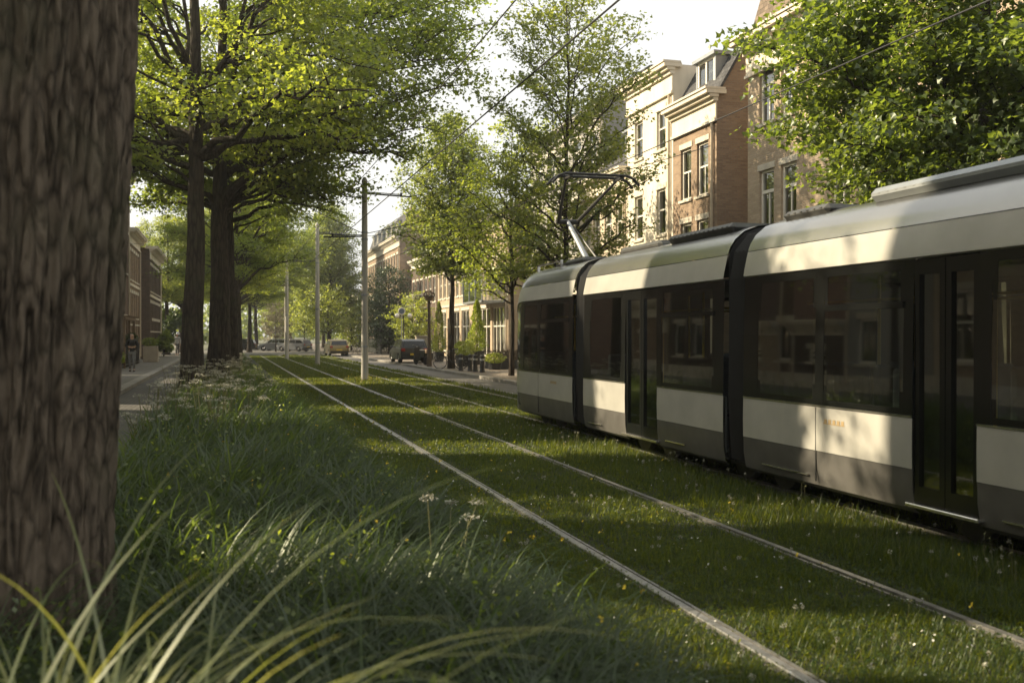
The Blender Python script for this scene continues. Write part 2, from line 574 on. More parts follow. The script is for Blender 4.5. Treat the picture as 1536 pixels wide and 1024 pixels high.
def spaced(a, b, n): return [a + (b - a) * (i + .5) / n for i in range(n)]


def build_houses():
    # ---- east side, near to far
    xsA = [28.5 - y for y in (27.35, 26.1, 23.5, 22.2, 19.6, 18.3, 15.7, 14.4)]
    house('townhouse', 'tall buff brick townhouse with steep tiled mansard behind the large maple', 'house', 16, 13.0, 28.5, 1, 10.95, M['brick_pale'],
          [(8.25, 1.75, .85, xsA, 'transom', (.0, .4, 0, 0, .5), 0), (4.75, 2.05, .85, xsA, 'transom', (.42, .3, .0, .45), 0), (1.0, 2.4, 1.0, xsA, 'transom', (0,), 0)],
          roof=('mansard', 4.6, 1.5), roof_mat=M['tile'], frieze=1.0, over=.62, trim=M['cream'], bands=(4.2,), chimneys=((9, 4.5, .9, 17.2),), brackets=False)
    house('townhouse', 'narrow brown brick house with dark gable side wall and zinc dormer', 'house', 16, 30.6, 34.0, 1, 10.0, M['brick_warm'],
          [(6.6, 1.85, .86, (1.05, 2.35), 'sash', (.5, .5), 1), (3.75, 2.0, .86, (1.05, 2.35), 'sash', (.3, .5), 1), (.7, 2.3, 1.5, (1.1,), 'transom', (0,), 0)],
          roof=('mansard', 1.5, 1.0), roof_mat=M['slate'], frieze=.95, over=.45, door=(2.75, .95, 2.3), trim=M['cream'],
          dormers=((1.9, 1.5, 10.12, 1.35, .35),), brackets=False)
    house('townhouse', 'tall cream rendered house with heavy parapet cornice', 'house', 16, 34.03, 38.4, 1, 11.8, M['cream'],
          [(8.8, 1.5, .82, (1.15, 3.3), 'sash', (.55, .5), 0), (5.55, 1.75, .82, (1.15, 3.3), 'sash', (.35, .0), 0), (2.3, 1.9, .82, (1.15, 3.3), 'sash', (0, .3), 0)],
          frieze=1.0, over=.42, trim=M['cream'], brackets=False)
    house('townhouse', 'low cream house with dark slate roof and slanted dormer', 'house', 16, 38.43, 44.2, 1, 8.6, M['cream_dark'],
          [(5.7, 1.55, .85, (.9, 2.2, 3.6, 4.9), 'sash', (.4, 0, .5), 1), (2.7, 1.9, .85, (.9, 2.2, 3.6, 4.9), 'sash', (0,), 1)],
          roof=('pitch', 3.4, 0), roof_mat=M['slate'], frieze=.6, over=.4, trim=M['cream'], dormers=((4.4, 1.3, 9.0, 1.5, .75),))
    # big grey block
    rows = [(z, 1.7, 1.3, spaced(.6, 11.2, 5), 'transom', (.4, 0, .2, 0), 0) for z in (3.9, 6.9, 9.9)]
    rows.append((.5, 2.5, 1.8, spaced(.6, 11.2, 4), 'shop', (0,), 0))
    house('apartment_block', 'tall grey rendered block with dark slate mansard behind the trees', 'apartment block', 17.2, 44.25, 56.0, 1, 12.6, M['grey_render'], rows, D=11,
          roof=('mansard', 2.0, 2.4), roof_mat=M['slate'], frieze=.5, over=.3, trim=M['grey_render'])
    # brick row with the shop fronts
    house('shop_house', 'pale brick shop with white columned glass front beside the conical cypress', 'house', 16, 56.6, 64.6, 1, 8.9, M['brick_pale'],
          [(4.6, 1.9, .95, (1.0, 2.6, 4.2, 5.8, 7.2), 'sash', (.4, 0, .5), 1), (.35, 3.1, 3.4, (2.1, 6.0), 'shop', (0.0, .7), 0)],
          roof=('pitch', 2.8, 0), roof_mat=M['tile'], frieze=.6, over=.35, bands=(3.75,), trim=M['stone'], chimneys=((7.2, 4.0, .8, 12.6),))
    house('shop_house', 'warm brick shop house with wide bay windows under a stone cornice', 'house', 16, 64.63, 77.0, 1, 8.6, M['brick_pale'],
          [(4.5, 1.9, .95, spaced(.3, 12.0, 8), 'sash', (.4, 0, .5), 1), (.5, 2.95, 2.3, (2.0, 6.4, 9.4), 'shop', (.75, 0, .5), 0)],
          roof=('pitch', 2.8, 0), roof_mat=M['tile'], frieze=.6, over=.35, bands=(3.8,), trim=M['stone'], door=(4.1, 1.1, 2.8))
    house('townhouse', 'brown brick house with white balcony over a dark recessed doorway', 'house', 16, 77.03, 88.6, 1, 8.2, M['brick_dark'],
          [(4.4, 2.0, 1.0, spaced(.3, 11.2, 6), 'sash', (.5, 0), 0), (.6, 2.4, 1.6, (2.0, 8.2), 'transom', (0,), 0)],
          roof=('pitch', 2.6, 0), roof_mat=M['slate'], frieze=.6, over=.35, door=(5.2, 1.5, 2.9))
    xs = spaced(.4, 20.4, 13)
    house('mansion_block', 'long brown brick mansion block with grey dormered mansard roof', 'apartment block', 15, 89.0, 110.0, 1, 10.6, M['brick_warm'],
          [(6.4, 2.7, .95, xs, 'sash', (.35, 0, .4, 0), 1), (2.9, 2.5, .95, xs, 'sash', (0, .3), 1), (.5, 1.7, .95, xs, 'sash', (0,), 0)],
          roof=('mansard', 2.3, .9), roof_mat=M['slate'], frieze=.8, over=.45, bands=(5.9,), trim=M['stone'],
          dormers=tuple((x, 1.3, 10.75, 1.5, .25) for x in xs[1::2]), chimneys=((20.0, 3.0, .9, 14.4), (10.0, 3.0, .9, 14.2)))
    house('townhouse', 'far dark house with white railed balcony above its porch', 'house', 16.2, 128.0, 146.0, 1, 6.8, M['brick_dark'],
          [(3.9, 1.8, 1.2, spaced(1, 17, 6), 'sash', (.3, 0), 0), (.5, 2.5, 1.4, spaced(1, 13, 4), 'shop', (0,), 0)],
          roof=('pitch', 2.5, 0), roof_mat=M['slate'], frieze=.5, over=.3, door=(15.5, 1.4, 2.6))
    # ---- west side
    def west(label, yn, yf, H, wall, X=-5.6, dorm=(), roof=('pitch', 2.8, 0), nb=None, ch=(), over=.5, D=9.0):
        W = yf - yn; n = nb or max(2, int(W / 1.45))
        xs = spaced(.3, W - .3, n)
        rows = [(H - 2.9, 1.75, .9, xs, 'sash', (.3, 0, .5, 0), 1)]
        if H > 7: rows.append((H - 5.6, 1.9, .9, xs, 'sash', (0, .4, 0), 1))
        rows.append((.8, 1.9 if H > 7 else H - 4.4, .95, xs[1:], 'sash', (0,), 1)) if H > 6 else None
        return house('townhouse', label, 'house', X, yn, yf, -1, H, wall, rows, D=D, roof=roof, roof_mat=M['slate'], frieze=.7, over=over,
                     door=(xs[0], .95, 2.2), trim=M['cream'], bands=(H - 3.3,), dormers=dorm, chimneys=ch)
    west('tall shaded brick house with high pale cornice nearest the big trunk', 48.0, 63.0, 10.9, M['brick_red'])
    west('shaded brick terrace house with grey dormer and dark chimney', 63.03, 71.0, 8.0, M['brick_warm'], dorm=((5.6, 1.5, 8.2, 1.5, .5),), ch=((7.6, 1.2, .6, 10.2),))
    west('low dark brick house standing forward beyond the dormer house', 71.03, 82.0, 7.6, M['brick_dark'], X=-4.95, roof=None)
    west('distant brick house showing through the leaves behind the garden bushes', 92.0, 101.0, 8.0, M['brick_warm'], X=-8.0)
# ------------------------------------------------------------------ trees
def tube_np(pts, rad, k):
    """pts (n,3), rad (n) -> verts, quads"""
    n = len(pts)
    t = np.gradient(pts, axis=0)
    t /= np.linalg.norm(t, axis=1, keepdims=True) + 1e-9
    a = np.array([0, 0, 1.0]) if abs(t[0, 2]) < .9 else np.array([1.0, 0, 0])
    u = np.cross(t, a); u /= np.linalg.norm(u, axis=1, keepdims=True) + 1e-9
    w = np.cross(t, u)
    q = np.arange(k) * 2 * np.pi / k
    V = pts[:, None, :] + rad[:, None, None] * (u[:, None, :] * np.cos(q)[None, :, None] + w[:, None, :] * np.sin(q)[None, :, None])
    i = np.arange(n - 1)[:, None] * k; j = np.arange(k)[None, :]; jn = (j + 1) % k
    F = np.stack([i + j, i + jn, i + jn + k, i + j + k], -1).reshape(-1, 4)
    return V.reshape(-1, 3), F


def leaves_np(P, rng, size, axis, droop=.35, lobed=False, flat=.55):
    """P (N,3) leaf bases; axis (N,3) outward directions -> verts, faces"""
    N = len(P)
    d = axis + rng.normal(0, .65, (N, 3)); d[:, 2] -= droop
    d /= np.linalg.norm(d, axis=1, keepdims=True) + 1e-9
    up = rng.normal(0, flat, (N, 3)); up[:, 2] += 1.0
    s = np.cross(d, up); s /= np.linalg.norm(s, axis=1, keepdims=True) + 1e-9
    nrm = np.cross(s, d)
    L = size * rng.uniform(.65, 1.25, N)[:, None]
    if lobed:
        tpl = [(0, 0, 0), (.30, .52, .10), (.52, .20, .02), (1.0, 0, -.06), (.52, -.20, .02), (.30, -.52, .10)]
        fc = [(0, 3, 2, 1), (0, 5, 4, 3)]
    else:
        tpl = [(0, 0, 0), (.45, .36, .08), (1.0, 0, -.05), (.45, -.36, .08)]
        fc = [(0, 2, 1), (0, 3, 2)]
    V = np.stack([P + L * (a * d + b * s + c * nrm) for a, b, c in tpl], 1)
    n = len(tpl)
    F = (np.arange(N)[:, None, None] * n + np.array(fc)[None]).reshape(-1, len(fc[0]))
    return V.reshape(-1, 3), F


def grow(seed, H, zb, Rf, tr, n_limb, n_sub=9, n_leaf=14, leaf=.15, spread=.22, elev=(25, 55), lobed=False, lean=(0, 0), layer=.55,
         extra_limbs=(), sub_len=.30, droop=.35, stems=(), flare=1.35, trunk_top=None, weep=0.0, open_front=None, open_w=.8, open_t=(0, .62), n_scaf=0, q0=.22, limb_r=1.0):
    """a tapered trunk with curved limbs, side branches and leaf sprays that fill the envelope radius Rf(t), t=0 at zb, 1 at H"""
    rng = np.random.default_rng(seed)
    WV, WF, off = [], [], 0
    def put(pts, rad, k):
        nonlocal off
        v, f = tube_np(np.asarray(pts, float), np.asarray(rad, float), k)
        WV.append(v); WF.append(f + off); off += len(v)
    tt = trunk_top or H * .97
    zz = np.linspace(-.15, tt, 22)
    wob = np.cumsum(rng.normal(0, .022, (22, 2)) * (H / 14), 0); wob -= wob[0]
    T = np.stack([lean[0] * (zz / H) + wob[:, 0], lean[1] * (zz / H) + wob[:, 1], zz], 1)
    s = np.clip(zz / H, 0, 1)
    TRd = tr * (1 - .93 * s ** .9) * (1 + (flare - 1) * np.exp(-np.clip(zz, 0, None) / .35))
    put(T, TRd, 12)
    def trunk_at(z):
        return np.array([np.interp(z, zz, T[:, 0]), np.interp(z, zz, T[:, 1]), z]), np.interp(z, zz, TRd)
    LP, LA = [], []
    limbs = []
    nodes = [trunk_at(z) for z in np.linspace(zb * .78, H * .95, 40)]
    for i in range(n_scaf):                                             # steep scaffold limbs that carry the outer branches
        az = i * 2 * math.pi / max(1, n_scaf) + rng.uniform(-.4, .4)
        z0 = zb * rng.uniform(.85, 1.25)
        p0, r0 = trunk_at(z0)
        rad = Rf(.45) * rng.uniform(.42, .62); ze = zb + (H - zb) * rng.uniform(.45, .75)
        pe = np.array([p0[0] + rad * math.cos(az), p0[1] + rad * math.sin(az), ze])
        u = np.linspace(0, 1, 12)[:, None]
        mid = p0 * .45 + pe * .55 + np.array([.18 * rad * math.cos(az), .18 * rad * math.sin(az), -.08 * rad])
        B = (1 - u) ** 2 * p0 + 2 * u * (1 - u) * mid + u ** 2 * pe
        B[1:-1] += rng.normal(0, .05, (10, 3))
        rr = np.linspace(r0 * .5, .03, 12)
        put(B, rr, 8)
        nodes += [(B[k], rr[k]) for k in range(2, 12)]
    NP = np.array([n[0] for n in nodes]); NR = np.array([n[1] for n in nodes])
    ga = rng.uniform(0, 6.28)
    for i in range(n_limb):
        t = (i + rng.uniform(.1, .9)) / n_limb
        az = ga + i * 2.39996 + rng.normal(0, .25)
        rad = Rf(t) * (rng.uniform(.45, .8) if i % 4 == 3 else rng.uniform(.78, 1.1))
        ze = zb + t * (H - zb)
        if open_front is not None and open_t[0] <= t < open_t[1] and abs((az - open_front + math.pi) % (2 * math.pi) - math.pi) < open_w and rng.uniform() < .8: continue
        tx_, ty_ = np.interp(ze, zz, T[:, 0]), np.interp(ze, zz, T[:, 1])
        pe = np.array([tx_ + rad * math.cos(az), ty_ + rad * math.sin(az), ze])
        el = math.tan(R(elev[0] + (elev[1] - elev[0]) * t + rng.normal(0, 5)))
        dv = pe - NP; hz = np.hypot(dv[:, 0], dv[:, 1])
        cost = np.linalg.norm(dv, axis=1) + 1.3 * np.maximum(0, el * hz * .8 - dv[:, 2]) + rng.uniform(0, .25, len(NP)) + 3.0 * (NP[:, 2] < zb * rng.uniform(.76, 1.2))
        k = int(np.argmin(cost))
        p0, r0 = NP[k], NR[k]
        pe[2] -= weep * rad * (1 - t)
        limbs.append((p0, pe, min(r0 * .6, (.045 + .015 * rad) * limb_r)))
    for (zs, pe, r) in extra_limbs:
        pe = np.array(pe, float)
        if zs < 0:                                                      # from the nearest branch
            dv = pe - NP; k = int(np.argmin(np.linalg.norm(dv, axis=1) + 1.2 * np.maximum(0, .5 * np.hypot(dv[:, 0], dv[:, 1]) - dv[:, 2])))
            limbs.append((NP[k], pe, min(NR[k] * .7, r)))
        else:
            p0, r0 = trunk_at(zs); limbs.append((p0, pe, r))
    for p0, pe, r in limbs:
        L = np.linalg.norm(pe - p0)
        mid = (p0 + pe) / 2 + np.array([0, 0, L * (rng.uniform(.02, .14) + weep * .35)]) + rng.normal(0, .05 * L, 3)
        u = np.linspace(0, 1, 9)[:, None]
        B = (1 - u) ** 2 * p0 + 2 * u * (1 - u) * mid + u ** 2 * pe
        B[1:-1] += rng.normal(0, .02 * L, (7, 3))
        put(B, np.linspace(r, r * .18 + .004, 9), 6)
        ns = max(3, int(n_sub * (.5 + .5 * min(1.3, L / 4))))
        for k in range(ns):
            q = q0 + (1 - q0) * (k + rng.uniform(0, 1)) / ns
            q = min(q, 1)
            b = np.array([np.interp(q, u[:, 0], B[:, c]) for c in range(3)])
            d = (pe - p0) / L
            side = np.cross(d, [0, 0, 1.0]); side /= np.linalg.norm(side) + 1e-6
            sg = 1 if k % 2 else -1
            dd = d * rng.uniform(.35, .9) + side * sg * rng.uniform(.5, 1.1) + np.array([0, 0, rng.normal(.12, .3)])
            dd /= np.linalg.norm(dd)
            sl = L * sub_len * (1.15 - .65 * q) * rng.uniform(.6, 1.25) + .25
            e = b + dd * sl + np.array([0, 0, -.05 * sl])
            w = np.linspace(0, 1, 4)[:, None]
            S = b + (e - b) * w + np.array([0, 0, .08 * sl]) * (w * (1 - w) * 4)
            put(S, np.linspace(max(.006, r * .28), .003, 4), 4)
            m = max(4, int(n_leaf * (sl / 1.1) + 3))
            a = rng.uniform(.12, 1.08, m)[:, None]
            c = b + (e - b) * a + np.array([0, 0, .08 * sl]) * (a * (1 - a) * 4)
            sp = spread * (.6 + .4 * min(1.5, sl))
            c = c + rng.normal(0, 1, (m, 3)) * np.array([sp, sp, sp * layer])
            LP.append(c); LA.append(np.repeat(dd[None] * .8, m, 0))
    P = np.concatenate(LP); A = np.concatenate(LA)
    lv, lf = leaves_np(P, rng, leaf, A, droop=droop, lobed=lobed)
    return (np.concatenate(WV), np.concatenate(WF)), (lv, lf)


def tree(label, loc, grown, bark, leafm, name='street_tree', group=None, rz=0.0, cat='tree'):
    root = empty(name, loc, rz, label, cat, group)
    (wv, wf), (lv, lf) = grown
    np_mesh('trunk', wv, wf, bark, root, smooth=True)
    np_mesh('crown', lv, lf, leafm, root)
    return root


def retree(src, label, loc, rz, s, sz=None, group=None, leafm=None):
    """another tree: the same wood and leaves turned and scaled, as its own object"""
    c = copy_tree(src)
    c.location = loc; c.rotation_euler = (0, 0, rz); c.scale = (s, s, sz or s)
    c['label'] = label
    if group: c['group'] = group
    if leafm:
        for ch in c.children:
            if ch.name.startswith('crown'):
                ch.data = ch.data.copy(); ch.data.materials[0] = leafm
    return c


def env_round(Rm, low=.45, peak=.38):
    def f(t):
        if t < peak: return Rm * (low + (1 - low) * math.sin(t / peak * math.pi / 2))
        return Rm * math.sqrt(max(0.02, 1 - ((t - peak) / (1 - peak)) ** 2))
    return f


def env_cone(Rm, low=.8):
    def f(t):
        return Rm * (low + (1 - low) * min(1, t * 5)) * (1 - t) ** .75 + .15
    return f


def big_bark_trunk(label, loc, lean, r, H, crown):
    """the near trunk: a dense skin with real furrows"""
    root = empty('street_tree', loc, 0, label, 'tree')
    na, nz = 260, 430
    zs = np.linspace(-.3, H, nz)
    ang = np.linspace(0, 2 * np.pi, na, endpoint=False)
    V = np.zeros((nz, na, 3))
    for i, z in enumerate(zs):
        base = r * (1 - .25 * z / 9.5) * (1 + .25 * math.exp(-max(z, 0) / .3))
        for j, a in enumerate(ang):
            ca, sa = math.cos(a), math.sin(a)
            w = mnoise.noise(Vector((ca * 1.3, sa * 1.3, z * .5))) * .06
            q = Vector((ca * 3.6 + .25 * mnoise.noise(Vector((ca * 3, sa * 3, z * 1.6))), sa * 3.6, z * .5))
            n1 = mnoise.noise(q * 2.3)
            n2 = mnoise.noise(Vector((ca * 9, sa * 9, z * 1.7)) + Vector((5, 1, 2)))
            n3 = mnoise.noise(Vector((ca * 17, sa * 17, z * 13)))
            fur = -max(0, .24 - abs(n1)) * .19 - max(0, .15 - abs(n2)) * .13 - .7 * max(0, .10 - abs(mnoise.noise(Vector((ca * 5, sa * 5, z * 3.6 + 9))))) * .10
            rr = base * (1 + w) + (fur + n3 * .010 + .010) * 1.0
            V[i, j] = (ca * rr + lean[0] * z, sa * rr + lean[1] * z, z)
    i = np.arange(nz - 1)[:, None] * na; j = np.arange(na)[None]; jn = (j + 1) % na
    F = np.stack([i + j, i + jn, i + jn + na, i + j + na], -1).reshape(-1, 4)
    np_mesh('trunk', V.reshape(-1, 3), F, M['trunk_near'], root, smooth=True)
    (wv, wf), (lv, lf) = crown
    o = np_mesh('limb', wv, wf, M['trunk'], root, smooth=True)
    np_mesh('crown', lv, lf, M['leaf_lime'], root)
    return root


M['trunk_near'] = m_bark('furrowed_grey_bark', (.022, .017, .012), (.150, .118, .086), 11, 3.4, 1.0)


def build_trees():
    # ---- west row: tall broad trees along the lane
    lo = [(-1, p, .07) for p in ((7.9, 1.5, 8.9), (8.3, -.5, 10.2), (8.4, .5, 13.2), (7.2, -1.8, 12.5), (6, 1.5, 13.5),
                                 (7.4, .2, 11.6), (8.0, 2.2, 12.4), (7.6, -1.4, 10.8), (6.8, 1.0, 10.2), (8.2, 1.2, 11.4), (7.8, .0, 14.0), (6.6, -1.2, 11.0), (7.0, 2.4, 9.6), (5.8, -.6, 12.6), (6.9, .3, 12.8), (8.4, -.8, 12.0), (4.6, -1.6, 8.2), (5.0, 2.2, 6.6), (3.6, 1.4, 6.4))]
    lf_ = [(-1, p, .05) for p in ((-2.4, .5, 6.8), (-3.0, 1.4, 8.4), (-3.6, -.2, 10.0), (2.2, -1.6, 9.4), (3.4, -1.0, 11.2), (1.6, -2.2, 12.4), (-1.8, -1.6, 11.6))]
    g_big = [grow(11, 17, 7.4, env_round(5.6, .7, .3), .33, 74, 12, 50, .15, .27, (30, 55), True, layer=.5, weep=.22, open_front=-2.2, open_w=.9, q0=.34, n_scaf=5, extra_limbs=lf_),
             grow(12, 17, 7.2, env_round(6.2, .7, .3), .38, 76, 12, 50, .15, .28, (30, 55), True, lean=(.3, .2), layer=.5, weep=.24, open_front=-1.57, open_w=.9, q0=.34, n_scaf=5,
                  extra_limbs=[(5.4, (2.9, -.6, 10.3), .18)] + lo)]
    gl = 'tall broad street trees along the lane'
    t1 = tree('tall dark trunked tree nearest the lane, leftmost of the three trunks', (-.95, 29.0, 0), g_big[0], M['trunk'], M['leaf_lime'], group=gl, rz=R(35))
    t2 = tree('thick trunked tree in the middle of the three, heavy limb rising right', (-.30, 33.4, 0), g_big[1], M['trunk'], M['leaf_maple'], group=gl)
    t3 = retree(t1, 'darker third trunk standing just right of the thick trunk', (.20, 38.6, 0), R(200), .94, group=gl, leafm=M['leaf_maple'])
    far = [(.5, 50, 1, .66, 'lime leaved tree behind the three big trunks, limbs over the verge'), (.5, 62, 2, .72, 'second tree behind the three big trunks in the row'),
           (.9, 74, 0, .74, 'third tree behind the three big trunks in the row'), (.9, 88, 1, .80, 'slim trunked tree far along the verge beside the lane'),
           (2.2, 103, 2, .74, 'far verge tree just left of the thin poles'), (3.4, 121, 0, .8, 'far verge tree behind the third pole'), (1.5, 140, 1, .85, 'distant verge tree near the end of the lane')]
    src = [t1, t2, t3]
    for i, (x, y, k, s, lab) in enumerate(far):
        retree(src[k], lab, (x, y, 0), R(70 + 97 * i), s, s * (.95 if i % 2 else 1.0), gl, M['leaf_bright'] if i % 3 == 1 else None)
    for i, (x, y, s, lab) in enumerate([(-4.9, 90, .74, 'garden tree glowing yellow green between lane trunks and low brick house'), (-4.2, 104, .82, 'garden tree further down the left pavement'),
                                        (-5.0, 124, .86, 'far garden tree at the end of the left pavement')]):
        retree(src[i], lab, (x, y, 0), R(130 + 75 * i), s, s * .95, 'trees in the front gardens', M['leaf_bright'] if i != 1 else M['leaf_lime'])
    gy = grow(28, 10.0, 3.4, env_round(2.6, .8, .4), .13, 30, 9, 20, .15, .25, (25, 60), True)  # unseen young trees added to break the sun on the tram into dapples
    y1 = tree('unseen young tree added behind the big trunk to dapple the sun', (-5.3, 15.0, 0), gy, M['trunk'], M['leaf_lime'], group='unseen young trees added for dappled shade')
    for i, (y, lab) in enumerate(((21.6, 'second unseen young tree added behind the big trunk to dapple the sun'),)):
        retree(y1, lab, (-5.4, y, 0), R(80 + 90 * i), .95, 1.0)
    # crown of the near tree, above the picture
    g0 = grow(31, 16, 7.5, env_round(5.2, .7, .3), .30, 44, 10, 40, .17, .3, (18, 55), True)
    big_bark_trunk('huge furrowed grey trunk filling the left edge of the view', (-1.03, 5.45, 0), (.048, .03), .45, 6.2, g0)
    # ---- east row
    gr = 'street trees along the right pavement'
    gm = grow(21, 10.5, 3.4, env_round(3.0, .72, .35), .24, 160, 14, 130, .10, .20, (5, 50), True, layer=.5, n_scaf=4, open_front=2.4, open_w=1.0, open_t=(.42, 1.1), extra_limbs=((-1, (-2.2, 2.3, 5.0), .04), (-1, (-2.5, 2.6, 6.4), .04), (-1, (-3.0, 1.2, 5.8), .04), (-1, (-2.9, -.4, 4.6), .04)))
    tree('large dense maple spreading over the right end of the tram', (11.35, 12.75, 0), gm, M['trunk'], M['leaf_deep'], group=gr, rz=R(20))
    go = grow(22, 13.8, 3.3, env_round(2.75, .8, .4), .13, 50, 12, 56, .125, .20, (30, 58), True, layer=.5, sub_len=.34)
    tree('tall airy young tree behind the pantograph', (10.5, 30.6, 0), go, M['trunk'], M['leaf_olive'], group=gr)
    g3 = grow(23, 10.2, 3.3, env_round(2.5, .75, .4), .11, 38, 11, 40, .125, .20, (28, 62), True, layer=.5, sub_len=.34)
    tree('loose young tree standing at the tram nose', (10.75, 37.6, 0), g3, M['trunk'], M['leaf_lime'], group=gr)
    g4 = grow(24, 12.2, 4.4, env_round(2.5, .85, .3), .17, 76, 12, 62, .135, .22, (20, 60), True, layer=.7)
    t4 = tree('dense egg shaped tree above the parked bicycle', (10.35, 46.6, 0), g4, M['trunk'], M['leaf_olive'], group=gr)
    gc = grow(25, 15.0, 3.6, env_round(3.6, .85, .25), .24, 84, 11, 56, .2, .32, (15, 60), False, layer=.7)
    t5 = tree('big full tree between the second and third of the poles and the far houses', (10.1, 103, 0), gc, M['trunk'], M['leaf_olive'], group=gr)
    retree(t5, 'pale full tree behind the second pole', (11.6, 126, 0), R(120), 1.0, 1.02, gr, M['leaf_bright'])
    retree(t5, 'tree far along the right pavement with yellowish crown', (9.0, 150, 0), R(220), .95, .9, gr, M['leaf_lime'])
    retree(t5, 'last tree at the far end of the right pavement', (10.5, 172, 0), R(300), 1.0, 1.0, gr)
    g6 = grow(26, 4.7, 1.3, env_round(2.1, .8, .35), .08, 32, 8, 34, .16, .2, (15, 50), False)
    t6 = tree('small bright round tree beside the round street sign', (13.2, 72.5, .1), g6, M['trunk'], M['leaf_bright'], name='small_tree', group='small ornamental trees')
    retree(t6, 'small yellow green tree in front of the far balcony house', (9.3, 96, 0), R(80), 1.15, 1.35, 'small ornamental trees')
    retree(t6, 'upright small yellow tree left of the second pole', (8.3, 112, 0), R(170), 1.1, 1.5, 'small ornamental trees')
    retree(t6, 'small pale blossoming tree far left of the poles', (4.9, 106, 0), R(20), .9, 1.05, 'small ornamental trees', M['leaf_pale'])
    g7 = grow(27, 7.6, .6, env_round(2.3, .8, .3), .14, 54, 9, 40, .18, .26, (10, 60), False)
    t7 = tree('dark dense evergreen in front of the long mansion block', (13.6, 86, .1), g7, M['trunk'], M['leaf_dark'], name='evergreen_tree', group='dark evergreens before the mansion block')
    retree(t7, 'lower dark evergreen beside the front garden fence', (13.4, 93, .1), R(140), .9, .8, 'dark evergreens before the mansion block')
    retree(t7, 'round green evergreen left of the nearest pole', (12.6, 105, .1), R(240), .7, .75, 'dark evergreens before the mansion block', M['leaf_lime'])
    # far wood closing the street
    rng = np.random.default_rng(5)
    P, A = [], []
    for k in range(70):
        x = rng.uniform(-70, 100); y = rng.uniform(205, 235); h = rng.uniform(9, 15)
        m = 420
        d = rng.normal(0, 1, (m, 3)); d /= np.linalg.norm(d, axis=1, keepdims=True)
        rr = rng.uniform(.6, 1, m)[:, None] ** .5
        P.append(np.array([x, y, h * .55]) + d * rr * np.array([h * .36, h * .3, h * .5])); A.append(d)
    lv, lf = leaves_np(np.concatenate(P), rng, .9, np.concatenate(A), flat=.9)
    tag(np_mesh('far_wood', lv, lf, M['leaf_lime']), 'mass of far trees closing the end of the street', 'wood', kind='stuff')


M['leaf_pale'] = m_leaf('pale_blossom_leaf', (.25, .21, .15), (.36, .31, .24), (.2, .17, .1), (.3, .26, .18), .3)
# ------------------------------------------------------------------ ground and plants on it
RAILS = (2.73, 4.19, 5.88, 7.32)
M['soil'] = m_plain('dark_turf_soil', (.022, .026, .012), .95, .4, 3, bump=.5)
M['earth'] = m_plain('dry_ground', (.075, .08, .04), .95, .4, .2, bump=.3)
M['lane'] = m_paving('grey_lane_pavers', (.13, .122, .11), (.10, .094, .086), (.045, .042, .038), .21, .105, R(90))
M['slabs'] = m_paving('concrete_pavement_slabs', (.22, .205, .18), (.18, .17, .15), (.08, .075, .065), .6, .3)
M['slabs_far'] = m_paving('brick_pavement', (.27, .23, .185), (.22, .185, .15), (.10, .085, .07), .42, .21)
M['kerb'] = m_paving('kerb_stone', (.34, .32, .28), (.28, .265, .235), (.09, .085, .08), 1.0, 5.0, R(90), .75, .5)
M['road'] = m_plain('worn_asphalt', (.115, .108, .096), .8, .2, 1.2, bump=.35)
M['rail'] = m_plain('worn_rail_steel', (.30, .29, .27), .36, .35, 14, metal=.7, streak=False, bump=.12)
M['grass'] = m_leaf('turf_blade', (.011, .029, .005), (.038, .070, .009), (.08, .13, .010), (.33, .35, .024), .45, .03)
M['verge'] = m_leaf('verge_blade', (.007, .019, .005), (.026, .051, .013), (.06, .12, .015), (.24, .32, .04), .42, .06)
M['tallgrass'] = m_leaf('tall_grass_blade', (.06, .095, .016), (.14, .15, .035), (.34, .38, .05), (.54, .53, .12), .5, .13)
M['petal_white'] = m_plain('white_petal', (.72, .70, .62), .8, .05, 5)
M['petal_yellow'] = m_plain('yellow_petal', (.65, .48, .03), .8, .05, 5)
M['stem'] = m_plain('dry_stem', (.13, .13, .05), .8, .2, 5)
M['umbel'] = m_leaf('cream_umbel', (.30, .29, .22), (.5, .48, .40), (.25, .24, .16), (.4, .38, .28), .35)


def sheet(name, x0, x1, y0, y1, z, mat, kind='structure'):
    return tag(MB().quad((x0, y0, z), (x1, y0, z), (x1, y1, z), (x0, y1, z)).build(name, mat), kind=kind)


def slab(name, x0, x1, y0, y1, z0, z1, mat, c=0.0):
    return tag(MB().box(x0, x1, y0, y1, z0, z1, c).build(name, mat), kind='structure')


